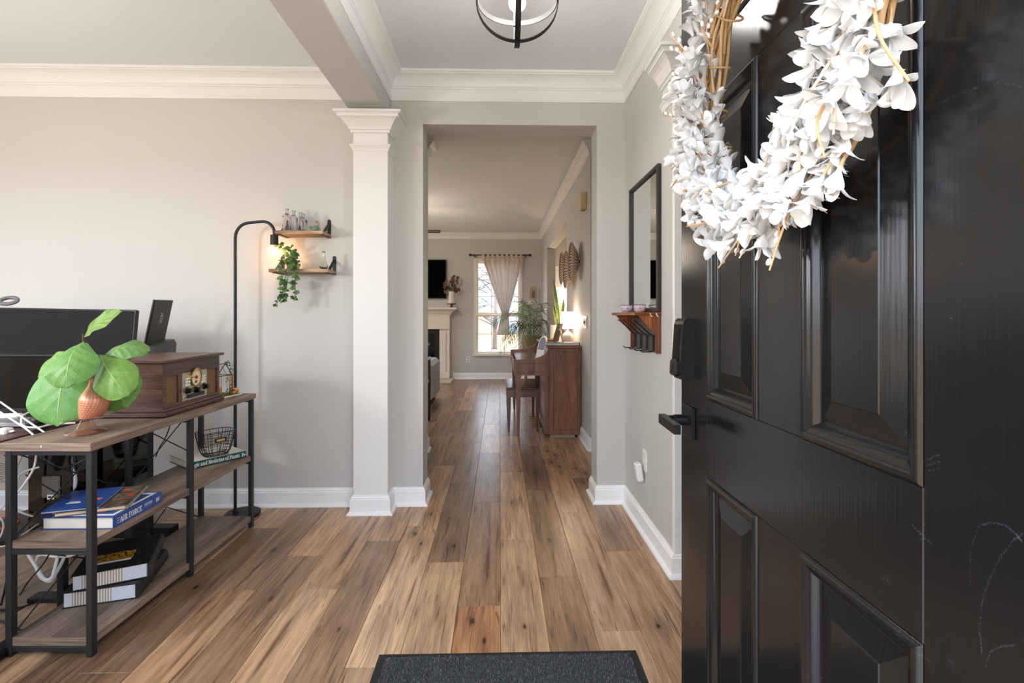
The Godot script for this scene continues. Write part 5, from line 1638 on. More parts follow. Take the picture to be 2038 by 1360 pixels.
	for k in mm.instance_count:
		var z := 0.024 + 0.30 * rr.randf() * (1.0 if k % 3 else 1.9)
		mm.set_instance_transform(k, Transform3D(Basis(Vector3.UP, rr.randf() * TAU).scaled(Vector3.ONE * rr.randf_range(0.7, 1.5)), Vector3(rr.randf_range(-0.424, 0.425), 0.0068, z)))
		var g := rr.randf_range(0.04, 0.15) if rr.randf() < 0.9 else rr.randf_range(0.16, 0.34)
		mm.set_instance_color(k, Color(g, g * 0.98, g * 0.95))
	var mi := MultiMeshInstance3D.new()
	mi.name = "pile"
	mi.multimesh = mm
	var tm := paint(Color.WHITE, 0.95)
	tm.vertex_color_use_as_albedo = true
	tm.cull_mode = BaseMaterial3D.CULL_DISABLED
	mi.material_override = tm
	mt.add_child(mi)
	mark(mi, "", "", "", "stuff")


# ---------------------------------------------------------------- lamps on the ceilings
func ceiling_fittings() -> void:
	# globe lantern of three flat hoops
	var c := Vector3(0.062, 2.295, -1.75)
	var hoop := paint(srgb(24, 23, 22), 0.6)
	var g := thing("globe_pendant", "dark metal globe ceiling light of flat hoops with one white bulb", "lamp", c)
	var R := 0.148
	for k in 3:
		var s := Shape.new()
		s.t = Transform3D([Basis(Vector3(1, 0, 0), PI / 2), Basis(Vector3(0, 0, 1), PI / 2), Basis()][k], Vector3.ZERO)
		var rr: float = [R - 0.004, R, R - 0.008][k]
		s.lathe(Vector3.ZERO, [Vector2(rr - 0.003, -0.0095), Vector2(rr, -0.0095), Vector2(rr, 0.0095), Vector2(rr - 0.003, 0.0095), Vector2(rr - 0.003, -0.0095)], 72, true)
		obj("hoop", s, hoop, g)
	obj("finial", Shape.new().span(-0.0095, 0.0095, -R - 0.010, -R + 0.004, -0.0095, 0.0095, 0.001), M.steel_dark, g)
	obj("stem", Shape.new().lathe(Vector3.ZERO, [Vector2(0, 0.075), Vector2(0.012, 0.075), Vector2(0.012, 0.10), Vector2(0.006, 0.105), Vector2(0.006, 0.395), Vector2(0, 0.395)], 16, true), M.steel_dark, g)
	obj("canopy", Shape.new().lathe(Vector3.ZERO, [Vector2(0, 0.39), Vector2(0.05, 0.392), Vector2(0.06, 0.40), Vector2(0.062, 0.415), Vector2(0, 0.415)], 32), M.steel_dark, g)
	obj("socket", Shape.new().lathe(Vector3.ZERO, [Vector2(0, 0.03), Vector2(0.017, 0.03), Vector2(0.017, 0.075), Vector2(0, 0.075)], 20, true), M.steel_dark, g)
	obj("bulb", Shape.new().lathe(Vector3.ZERO, [Vector2(0, -0.040), Vector2(0.016, -0.036), Vector2(0.028, -0.023), Vector2(0.031, -0.008), Vector2(0.027, 0.010), Vector2(0.017, 0.028), Vector2(0.015, 0.034), Vector2(0, 0.034)], 24), glow(Color(1.0, 0.95, 0.86), 2.5), g)
	lamp_light("globe_pendant_light", c + Vector3(0, -0.005, 0), Color(1.0, 0.985, 0.97), 0.42, 0.03)
	# hanging drum lamp in the left room, out of the picture
	var d := thing("pendant_lamp", "white glass pendant lamp hanging in the left room", "lamp", Vector3(-2.55, CEIL, -1.25))
	obj("globe", Shape.new().ball(Vector3(0, -1.12, 0), Vector3(0.13, 0.13, 0.13), 28, 16), glow(Color(1.0, 0.97, 0.92), 1.6), d)
	obj("cord", Shape.new().tube([Vector3(0, -1.0, 0), Vector3(0, -0.02, 0)], 0.004, 6), M.steel_dark, d)
	obj("canopy", Shape.new().lathe(Vector3.ZERO, [Vector2(0, -0.03), Vector2(0.05, -0.028), Vector2(0.06, 0), Vector2(0, 0)], 24), M.steel_dark, d)
	lamp_light("pendant_lamp_light", Vector3(-2.55, CEIL - 1.12, -1.25), Color(1.0, 0.99, 0.98), 1.3, 0.12)
	# ceiling fan with a light in the living room, one blade shows past the opening
	var f := thing("ceiling_fan", "dark ceiling fan, one blade visible at left through the opening", "fan", Vector3(-1.42, CEIL, -7.02))
	obj("rod", Shape.new().lathe(Vector3.ZERO, [Vector2(0, -0.30), Vector2(0.013, -0.30), Vector2(0.013, -0.03), Vector2(0.06, -0.02), Vector2(0.065, 0), Vector2(0, 0)], 20, true), M.steel_dark, f)
	obj("motor", Shape.new().lathe(Vector3.ZERO, [Vector2(0, -0.43), Vector2(0.09, -0.43), Vector2(0.12, -0.40), Vector2(0.12, -0.33), Vector2(0.08, -0.29), Vector2(0, -0.29)], 28), M.steel_dark, f)
	for k in 5:
		var s := Shape.new()
		s.t = Transform3D(Basis(Vector3.UP, TAU * k / 5.0) * Basis(Vector3.RIGHT, 0.5), Vector3(0, -0.355, 0))
		s.span(0.12, 0.60, -0.004, 0.004, -0.06, 0.06, 0.003)
		obj("blade", s, paint(srgb(48, 36, 30), 0.5), f)
	obj("light_bowl", Shape.new().lathe(Vector3.ZERO, [Vector2(0, -0.53), Vector2(0.06, -0.52), Vector2(0.10, -0.48), Vector2(0.11, -0.43), Vector2(0, -0.43)], 28), glow(Color(1.0, 0.86, 0.7), 1.5), f)
	lamp_light("ceiling_fan_light", Vector3(-1.42, CEIL - 0.58, -7.02), Color(1.0, 0.93, 0.85), 1.0, 0.30)


# ---------------------------------------------------------------- the living room at the end of the hall
func living_room() -> void:
	# fireplace with white mantel
	var f := thing("fireplace", "white moulded fireplace mantel round a black firebox on the far wall", "fireplace", Vector3(-1.66, 0, -9.35))
	var mt := paint(srgb(226, 216, 202), 0.45)
	obj("mantel_shelf", Shape.new().span(-0.88, 0.88, 1.290, 1.327, 0, 0.27, 0.004), mt, f)
	obj("bed_moulding", Shape.new().mould([Vector2(0, 1.18), Vector2(0.01, 1.18), Vector2(0.012, 1.20), Vector2(0.03, 1.215), Vector2(0.05, 1.25), Vector2(0.09, 1.275), Vector2(0.10, 1.29), Vector2(0, 1.29)], [Vector2(-0.75, 0), Vector2(-0.75, 0.14), Vector2(0.75, 0.14), Vector2(0.75, 0)], -1.0), mt, f)
	obj("frieze", Shape.new().span(-0.75, 0.75, 0.93, 1.19, 0, 0.14, 0.003), mt, f)
	for s in [-1.0, 1.0]:
		obj("pilaster", Shape.new().span(s * 0.56, s * 0.72, 0.03, 0.94, 0, 0.10, 0.003).span(s * 0.60, s * 0.68, 0.10, 0.88, 0.10, 0.112, 0.003).span(s * 0.55, s * 0.73, 0.03, 0.14, 0, 0.115, 0.003), mt, f)
		obj("outer_moulding", Shape.new().span(s * 0.72, s * 0.75, 0.03, 0.94, 0, 0.12, 0.006), mt, f)
	obj("firebox", Shape.new().span(-0.56, 0.56, 0.03, 0.93, 0, 0.06), M.black, f)
	obj("fire_screen", Shape.new().span(-0.46, 0.46, 0.10, 0.82, 0.06, 0.075, 0.002), M.gloss_black, f)
	obj("hearth", Shape.new().span(-0.82, 0.82, 0, 0.028, 0.0, 0.62, 0.004), paint(srgb(202, 186, 164), 0.4), f)
	var scr := paint(srgb(4, 4, 5), 0.7)
	scr.metallic_specular = 0.12
	var tv := thing("television", "wall-mounted black television over the mantel, cut by the opening's left jamb", "television", Vector3(-1.64, 1.851, -9.35))
	obj("housing", Shape.new().span(-0.66, 0.66, -0.357, 0.357, 0.03, 0.075, 0.004), M.black, tv)
	obj("screen", Shape.new().span(-0.652, 0.652, -0.345, 0.349, 0.075, 0.0765), scr, tv)
	obj("wall_mount", Shape.new().span(-0.2, 0.2, -0.15, 0.15, 0, 0.03), M.black_metal, tv)
	# cake stand, pitcher and dried leaves
	var cs := thing("cake_stand", "small brown wooden cake stand at the right end of the mantel", "stand", Vector3(-0.874, 1.327, -9.18))
	obj("plate", Shape.new().lathe(Vector3.ZERO, [Vector2(0, 0.058), Vector2(0.082, 0.058), Vector2(0.084, 0.064), Vector2(0.082, 0.072), Vector2(0, 0.072)], 28), paint(srgb(96, 56, 40), 0.5), cs)
	obj("pedestal", Shape.new().lathe(Vector3.ZERO, [Vector2(0, 0), Vector2(0.034, 0), Vector2(0.030, 0.012), Vector2(0.020, 0.03), Vector2(0.024, 0.058), Vector2(0, 0.058)], 20), paint(srgb(96, 56, 40), 0.5), cs)
	var pi := thing("pitcher", "white enamel pitcher of dried brown leaves on the cake stand", "pitcher", Vector3(-0.874, 1.399, -9.18))
	var wh := paint(srgb(226, 218, 206), 0.4)
	obj("pitcher_body", Shape.new().lathe(Vector3.ZERO, [Vector2(0, 0), Vector2(0.058, 0), Vector2(0.058, 0.02), Vector2(0.050, 0.17), Vector2(0.054, 0.22), Vector2(0.050, 0.222), Vector2(0.046, 0.17), Vector2(0, 0.15)], 24), wh, pi)
	obj("handle", Shape.new().tube(curve([Vector3(0.050, 0.19, 0), Vector3(0.085, 0.18, 0), Vector3(0.082, 0.10, 0), Vector3(0.054, 0.07, 0)], 5), 0.006, 6), wh, pi)
	var dl := thing("dried_leaves", "bunch of round dried brown leaves in the white pitcher", "dried flowers", Vector3(-0.874, 1.55, -9.18))
	var r := RandomNumberGenerator.new()
	r.seed = 12
	var br := [fabricish(srgb(110, 84, 64), 0.8, 0.2), fabricish(srgb(134, 98, 70), 0.8, 0.2), fabricish(srgb(88, 62, 50), 0.8, 0.2)]
	var disc := Shape.new().sheet(6, 6, func(u, v):
		var a: float = (u - 0.5) * 2.0
		var b: float = (v - 0.5) * 2.0
		return Vector3(a * sqrt(1.0 - b * b * 0.5), b * sqrt(1.0 - a * a * 0.5), 0.25 * (a * a + b * b)) * 0.034).mesh()
	var st := Shape.new()
	for k in 24:
		var tip := Vector3(r.randf_range(-0.13, 0.14), r.randf_range(0.06, 0.32), r.randf_range(-0.06, 0.08))
		if k < 4:
			tip = [Vector3(0.05, 0.34, 0), Vector3(0.10, 0.26, 0.02), Vector3(0.13, 0.10, 0.02), Vector3(-0.11, 0.20, 0.03)][k]
		st.tube([Vector3(0, 0, 0), Vector3(tip.x * 0.4, tip.y * 0.7, tip.z * 0.4), tip], 0.0022, 4)
		var o := put("leaf", disc, br[r.randi() % 3], dl)
		o.transform = Transform3D(Basis.from_euler(Vector3(r.randf_range(-0.7, 0.7), r.randf_range(-0.7, 0.7), 0)).scaled(Vector3.ONE * r.randf_range(0.8, 1.25)), tip)
	obj("stem", st, br[2], dl)
	# curtain on its rod
	var rod := thing("curtain_rod", "dark bronze curtain rod with ball finials over the far window", "curtain rod", Vector3(0.015, 2.292, -9.245))
	obj("rod", Shape.new().tube([Vector3(-0.53, 0, 0), Vector3(0.53, 0, 0)], 0.011, 10), paint(srgb(58, 46, 40), 0.4, 0.4), rod)
	for s in [-1.0, 1.0]:
		obj("finial", Shape.new().ball(Vector3(s * 0.55, 0, 0), Vector3(0.028, 0.026, 0.026), 14, 9), paint(srgb(58, 46, 40), 0.4, 0.4), rod)
		obj("bracket", Shape.new().span(s * 0.47 - 0.01, s * 0.47 + 0.01, -0.03, 0.005, -0.105, 0.006), paint(srgb(58, 46, 40), 0.4, 0.4), rod)
	var cu := thing("curtain", "sheer beige tab-top curtain gathered to a point across the far window", "curtain", Vector3(0, 0, -9.245))
	var cloth := fabricish(srgb(206, 192, 178), 0.9, 0.5)
	var drape := func(u: float, v: float) -> Vector3:
		# v runs down from 2.20 to 0.80; the cloth narrows to the tie at 1.22
		var y := lerpf(2.205, 0.82, v)
		var tie := clampf((2.205 - y) / (2.205 - 1.22), 0.0, 1.0)
		var lo := lerpf(-0.318, 0.035, pow(tie, 0.94))
		var hi := lerpf(0.412, 0.165, pow(tie, 1.1))
		if y < 1.22:
			var w := (1.22 - y) / 0.42
			lo = lerpf(0.035, -0.06, w)
			hi = lerpf(0.165, 0.19, w)
		var deep := lerpf(0.042, 0.022, tie)
		return Vector3(lerpf(lo, hi, u) + 0.004 * sin(u * 71.0), y, deep * sin(u * TAU * 8.0 + 0.6 * sin(u * 9.0)) * (0.75 + 0.25 * sin(u * 23.0)))
	obj("cloth", Shape.new().sheet(132, 40, drape), cloth, cu)
	for k in 9:
		var x := lerpf(-0.30, 0.395, k / 8.0)
		var tp := Shape.new()
		var pts := []
		for q in 9:
			var a := PI * q / 8.0
			pts.append(Vector3(0, 2.292 + sin(a) * 0.014, 0.014 * cos(a)))
		pts.push_front(Vector3(0, 2.19, 0.012))
		pts.append(Vector3(0, 2.19, -0.012))
		for i in pts.size() - 1:
			tp.quad(pts[i] + Vector3(x - 0.022, 0, 0), pts[i] + Vector3(x + 0.022, 0, 0), pts[i + 1] + Vector3(x + 0.022, 0, 0), pts[i + 1] + Vector3(x - 0.022, 0, 0))
		obj("tab", tp, cloth, cu)
	obj("tie", Shape.new().lathe(Vector3(0.10, 1.215, 0), [Vector2(0.060, -0.018), Vector2(0.068, 0), Vector2(0.060, 0.018)], 18, false, 1.0, 0.5), cloth, cu)
	# little arched wall frame, outlet
	var ar := thing("wall_plaque", "small arched cream wall frame right of the far window", "frame", Vector3(0.631, 1.462, -9.35))
	var o := PackedVector2Array([Vector2(-0.085, 0), Vector2(0.085, 0), Vector2(0.098, 0.02), Vector2(0.098, 0.17)])
	var inner := PackedVector2Array([Vector2(-0.06, 0.02), Vector2(0.06, 0.02), Vector2(0.072, 0.03), Vector2(0.072, 0.17)])
	for k in range(1, 12):
		var a := PI * k / 12.0
		o.append(Vector2(cos(a) * 0.098, 0.17 + sin(a) * 0.115))
		inner.append(Vector2(cos(a) * 0.072, 0.17 + sin(a) * 0.085))
	o.append_array(PackedVector2Array([Vector2(-0.098, 0.17), Vector2(-0.098, 0.02)]))
	inner.append_array(PackedVector2Array([Vector2(-0.072, 0.17), Vector2(-0.072, 0.03)]))
	obj("frame", Shape.new().prism(o, 0, 0.018), paint(srgb(212, 200, 178), 0.6), ar)
	obj("picture", Shape.new().prism(inner, 0.018, 0.022), paint(srgb(176, 166, 146), 0.6), ar)
	obj("figure", Shape.new().prism(PackedVector2Array([Vector2(-0.03, 0.05), Vector2(0.03, 0.05), Vector2(0.028, 0.14), Vector2(0.016, 0.185), Vector2(-0.016, 0.185), Vector2(-0.028, 0.14)]), 0.022, 0.027), paint(srgb(120, 112, 100), 0.6), ar)
	obj("hanger", Shape.new().ball(Vector3(0, 0.292, 0.009), Vector3(0.010, 0.010, 0.006), 8, 5), paint(srgb(212, 200, 178), 0.6), ar)
	var wo := thing("wall_outlet", "white outlet plate low on the far wall left of the window", "outlet", Vector3(-0.578, 0.36, -9.35))
	obj("plate", Shape.new().span(-0.036, 0.036, -0.058, 0.058, 0, 0.006, 0.002), M.white_plastic, wo)
	obj("receptacle", Shape.new().span(-0.017, 0.017, 0.008, 0.040, 0.006, 0.0075).span(-0.017, 0.017, -0.040, -0.008, 0.006, 0.0075), paint(srgb(186, 180, 170), 0.4), wo)
	# door chime box, switches, woven wall baskets
	var ch := thing("door_chime", "yellowed beige door chime box high on the hall's right wall", "chime", Vector3(0.80, 2.25, -4.66), -PI / 2)
	obj("cover", Shape.new().span(-0.05, 0.05, -0.076, 0.076, 0, 0.05, 0.004), paint(srgb(214, 198, 150), 0.5), ch)
	obj("base_plate", Shape.new().span(-0.044, 0.044, -0.082, -0.07, 0, 0.04), paint(srgb(184, 166, 120), 0.5), ch)
	var sw := thing("switch_plate", "white light switch and dial on the right wall above the piano", "switch", Vector3(0.80, 1.128, -4.65), -PI / 2)
	obj("plate", Shape.new().span(-0.085, 0.085, -0.060, 0.060, 0, 0.007, 0.002), M.white_plastic, sw)
	obj("rocker", Shape.new().span(-0.065, -0.03, -0.035, 0.035, 0.007, 0.012, 0.002).span(0.03, 0.065, -0.035, 0.035, 0.007, 0.012, 0.002), paint(srgb(224, 220, 210), 0.4), sw)
	obj("dial", Shape.new().ball(Vector3(0, 0, 0.010), Vector3(0.017, 0.017, 0.014), 12, 7), paint(srgb(120, 110, 96), 0.4), sw)
	var im := Image.create(512, 128, false, Image.FORMAT_RGB8)
	for y in 128:
		for x in 512:
			var ringn := int(y / 9.0)
			var ph := fposmod(x / 16.0 + (0.5 if ringn % 2 else 0.0) + (y % 9) / 9.0 * (0.5 if ringn % 2 else -0.5), 1.0)
			var c := srgb(232, 222, 206) if ph < 0.56 else srgb(120, 84, 66)
			if ringn % 5 == 4:
				c = srgb(104, 74, 60)
			im.set_pixel(x, y, c)
	var wv := textured(im, 0.9)
	wv.cull_mode = BaseMaterial3D.CULL_DISABLED
	wv.heightmap_enabled = true
	wv.heightmap_texture = wv.albedo_texture
	wv.heightmap_scale = 0.4
	for k in 3:
		var b := thing("woven_basket", ["round woven wall basket, largest and nearest of three", "round woven wall basket hanging lowest, middle of three", "round woven wall basket nearest the kitchen opening"][k], "wall basket", [Vector3(0.80, 1.725, -4.98), Vector3(0.80, 1.68, -5.39), Vector3(0.80, 1.73, -5.78)][k], -PI / 2, "woven baskets on the right wall")
		var rr: float = [0.185, 0.198, 0.178][k]
		obj("bowl", Shape.new().sheet(48, 10, func(u, v): return Vector3(cos(TAU * u) * rr * v, sin(TAU * u) * rr * v, 0.012 + 0.075 * pow(v, 2.2))), wv, b)
		var pts := []
		for q in 41:
			pts.append(Vector3(cos(TAU * q / 40.0) * rr, sin(TAU * q / 40.0) * rr, 0.087))
		obj("rim", Shape.new().tube(pts, 0.008, 6, false), paint(srgb(170, 146, 122), 0.9), b)
		obj("hanger", Shape.new().span(-0.01, 0.01, -0.01, 0.01, 0, 0.014), M.black, b)
	# grey sofa and dark wooden armchair, both mostly behind the jamb
	var sf := thing("sofa", "light grey upholstered sofa, its rounded arm just showing at the left jamb", "sofa", Vector3(-0.845, 0, -6.35))
	var gf := bump(paint(srgb(168, 168, 170), 0.95), 0.3, 0.1, 12.0, 41, 128)
	obj("arm", Shape.new().span(-0.20, 0, 0.08, 0.59, -0.85, 0, 0.05), gf, sf)
	obj("arm", Shape.new().span(-1.95, -1.75, 0.08, 0.59, -0.85, 0, 0.05), gf, sf)
	obj("seat_base", Shape.new().span(-1.75, -0.20, 0.08, 0.28, -0.80, -0.05, 0.02), gf, sf)
	for k in 2:
		obj("seat_cushion", Shape.new().span(-0.205 - 0.77 * (k + 1), -0.205 - 0.77 * k, 0.28, 0.44, -0.84, -0.22, 0.04), gf, sf)
	obj("backrest", Shape.new().span(-1.75, -0.20, 0.28, 0.80, -0.22, -0.02, 0.05), gf, sf)
	for x in [-0.10, -1.85]:
		for z in [-0.78, -0.07]:
			obj("foot", Shape.new().span(x - 0.03, x + 0.03, 0, 0.08, z - 0.03, z + 0.03, 0.004), M.black, sf)
	var ch2 := thing("armchair", "dark turned-wood armchair, one post showing at the left jamb", "chair", Vector3(-0.80, 0, -5.25))
	var dk := paint(srgb(40, 28, 24), 0.35)
	var tan := paint(srgb(170, 116, 76), 0.4)
	for x in [0.0, -0.50]:
		obj("back_post", Shape.new().lathe(Vector3(x, 0, 0), [Vector2(0, 0), Vector2(0.013, 0), Vector2(0.018, 0.06), Vector2(0.016, 0.30), Vector2(0.021, 0.42), Vector2(0.021, 0.47), Vector2(0.015, 0.52), Vector2(0.015, 0.60), Vector2(0.020, 0.80), Vector2(0.024, 0.85), Vector2(0.030, 0.90), Vector2(0.030, 1.03), Vector2(0.022, 1.06), Vector2(0.026, 1.08), Vector2(0.022, 1.12), Vector2(0.0, 1.14)], 14), dk, ch2)
		obj("front_post", Shape.new().lathe(Vector3(x, 0, -0.48), [Vector2(0, 0), Vector2(0.013, 0), Vector2(0.018, 0.06), Vector2(0.016, 0.30), Vector2(0.021, 0.42), Vector2(0.018, 0.70), Vector2(0, 0.70)], 12), dk, ch2)
		obj("arm", Shape.new().tube([Vector3(x, 0.70, 0.02), Vector3(x, 0.70, -0.54)], 0.020, 8), dk, ch2)
	obj("top_rail", Shape.new().tube([Vector3(0.07, 0.888, 0), Vector3(-0.57, 0.888, 0)], 0.014, 10), tan, ch2)
	obj("stretcher", Shape.new().tube([Vector3(0.045, 0.045, 0), Vector3(-0.55, 0.045, 0)], 0.012, 8), tan, ch2)
	obj("back_slat", Shape.new().span(-0.48, -0.02, 0.92, 1.02, -0.008, 0.008, 0.003).span(-0.48, -0.02, 0.60, 0.68, -0.008, 0.008, 0.003), dk, ch2)
	obj("seat", Shape.new().span(-0.51, 0.01, 0.43, 0.465, -0.50, 0.01, 0.008), dk, ch2)
	# the room past the right-hand opening
	var d2 := structure("door_2", "white back door with bright glazed pane beyond the opening")
	obj("door_leaf", Shape.new().span(1.05, 1.17, 0, 2.03, -9.45, -9.41, 0.002).span(1.75, 1.87, 0, 2.03, -9.45, -9.41, 0.002).span(1.17, 1.75, 0, 1.02, -9.45, -9.41, 0.002).span(1.17, 1.75, 1.88, 2.03, -9.45, -9.41, 0.002), M.trim, d2)
	obj("pane", Shape.new().span(1.17, 1.75, 1.02, 1.88, -9.435, -9.43), M.glass, d2)
	obj("casing", Shape.new().span(0.97, 1.05, 0, 2.11, -9.35, -9.33, 0.003).span(1.87, 1.95, 0, 2.11, -9.35, -9.33, 0.003).span(1.05, 1.87, 2.03, 2.11, -9.35, -9.33, 0.003), M.trim, d2)
	obj("door_knob", Shape.new().ball(Vector3(1.11, 0.95, -9.375), Vector3(0.026, 0.026, 0.03), 12, 8), M.chrome, d2)
	var cb := thing("sideboard", "pale sideboard under the tall lamp beyond the opening", "cabinet", Vector3(1.33, 0, -8.6))
	obj("carcass", Shape.new().span(-0.35, 0.35, 0.06, 0.86, -0.25, 0.25, 0.003), M.trim, cb)
	obj("worktop", Shape.new().span(-0.37, 0.37, 0.86, 0.89, -0.27, 0.27, 0.004), paint(srgb(150, 110, 80), 0.4), cb)
	for s in [-1.0, 1.0]:
		obj("door", Shape.new().span(s * 0.01, s * 0.34, 0.08, 0.84, 0.25, 0.268, 0.003), M.trim, cb)
	obj("plinth", Shape.new().span(-0.33, 0.33, 0, 0.06, -0.22, 0.22), M.trim, cb)
	var l2 := thing("table_lamp", "large drum-shaded lamp beyond the opening, behind the snake plant", "lamp", Vector3(1.045, 0.89, -8.6))
	var shade := fabricish(srgb(250, 232, 206), 0.8, 1.4)
	obj("lamp_base", Shape.new().lathe(Vector3.ZERO, [Vector2(0, 0), Vector2(0.08, 0), Vector2(0.08, 0.02), Vector2(0.05, 0.05), Vector2(0.085, 0.16), Vector2(0.085, 0.26), Vector2(0.03, 0.38), Vector2(0.012, 0.42), Vector2(0.012, 0.60), Vector2(0, 0.60)], 24), paint(srgb(222, 190, 170), 0.25), l2)
	var sg := shade.duplicate()
	sg.emission_enabled = true
	sg.emission = Color(1.0, 0.84, 0.66)
	sg.emission_energy_multiplier = 0.55
	obj("lamp_shade", Shape.new().lathe(Vector3.ZERO, [Vector2(0.192, 0.478), Vector2(0.18, 0.757)], 40), sg, l2)
	obj("lamp_bulb", Shape.new().ball(Vector3(0, 0.63, 0), Vector3(0.03, 0.035, 0.03), 14, 8), glow(Color(1.0, 0.86, 0.68), 4.0), l2)
	lamp_light("table_lamp_light", Vector3(1.045, 1.52, -8.6), Color(1.0, 0.88, 0.74), 0.35, 0.03)
	palm()


func palm() -> void:
	var s := thing("plant_stand", "slim wooden stand under the palm beyond the piano", "stand", Vector3(0.50, 0, -7.55))
	var wd := paint(srgb(150, 104, 66), 0.5)
	obj("stand_top", Shape.new().lathe(Vector3.ZERO, [Vector2(0, 0.56), Vector2(0.17, 0.56), Vector2(0.17, 0.58), Vector2(0, 0.58)], 28, true), wd, s)
	for k in 4:
		var a := TAU * (k + 0.5) / 4.0
		obj("leg", Shape.new().tube([Vector3(cos(a) * 0.17, 0, sin(a) * 0.17), Vector3(cos(a) * 0.12, 0.56, sin(a) * 0.12)], 0.014, 8), wd, s)
	var b := thing("plant_basket", "tan woven basket holding the palm on its stand", "basket", Vector3(0.50, 0.58, -7.55))
	var im := Image.create(128, 128, false, Image.FORMAT_RGB8)
	for y in 128:
		for x in 128:
			var w := sin(x * 0.4) * (1.0 if (y / 8) % 2 else -1.0)
			im.set_pixel(x, y, srgb(150, 116, 78).lerp(srgb(206, 172, 128), w * 0.5 + 0.5))
	obj("basket_body", Shape.new().lathe(Vector3.ZERO, [Vector2(0, 0), Vector2(0.11, 0), Vector2(0.14, 0.10), Vector2(0.135, 0.28), Vector2(0.125, 0.30), Vector2(0.12, 0.28), Vector2(0, 0.26)], 32), textured(im, 0.9, Vector3(4, 6, 1)), b)
	var p := thing("palm", "green parlour palm with arching feathered fronds before the far window", "plant", Vector3(0.50, 0.85, -7.55))
	var r := RandomNumberGenerator.new()
	r.seed = 29
	var g := [fabricish(srgb(76, 118, 60), 0.4, 0.4), fabricish(srgb(104, 142, 74), 0.4, 0.4), fabricish(srgb(60, 100, 56), 0.4, 0.4)]
	var tips := [Vector3(-0.56, 0.26, 0.10), Vector3(-0.46, 0.06, 0.2), Vector3(-0.50, -0.14, 0.15), Vector3(-0.18, 0.42, 0.0), Vector3(-0.16, 0.36, 0.3), Vector3(0.20, 0.40, -0.1), Vector3(0.30, 0.10, 0.1), Vector3(0.24, -0.12, 0.2), Vector3(-0.28, 0.18, 0.38), Vector3(-0.22, -0.22, 0.34), Vector3(0.02, -0.16, 0.36), Vector3(0.1, 0.1, 0.34), Vector3(-0.38, 0.0, 0.34), Vector3(0.06, 0.3, 0.2)]
	var tone := 0
	for tip in tips:
		var mid: Vector3 = Vector3(tip.x * 0.45, maxf(tip.y, 0.0) * 0.75 + 0.20, tip.z * 0.45)
		var spine := curve([Vector3(tip.x * 0.06, 0, tip.z * 0.06), mid, tip], 10)
		var f := Shape.new()
		f.tube(spine, 0.0035, 5)
		var n := spine.size()
		for i in range(6, n):
			for q in 2:
				if (i + q) % 3 == 0:
					continue
				var w := float(i) / n + q * 0.02
				var d: Vector3 = (spine[mini(i + 1, n - 1)] - spine[i - 1]).normalized()
				for sd in [-1.0, 1.0]:
					var side: Vector3 = d.cross(Vector3(0.15, 1, 0.2)).normalized() * sd
					var l := 0.19 * sin(PI * clampf((w - 0.22) / 0.86, 0.0, 1.0)) + 0.06
					var b0: Vector3 = spine[i] - d * 0.02 * q
					var dir: Vector3 = (side * 0.8 + d * 0.75 + Vector3(0, -0.25, 0)).normalized()
					var m: Vector3 = b0 + dir * l * 0.55
					var e: Vector3 = b0 + dir * l + Vector3(0, -l * 0.18, 0)
					var wv := d * 0.0065
					f.quad(b0 - wv * 0.5, b0 + wv * 0.5, m + wv, m - wv)
					f.tri(m - wv, m + wv, e)
		obj("frond", f, g[tone % 3], p)
		tone += 1


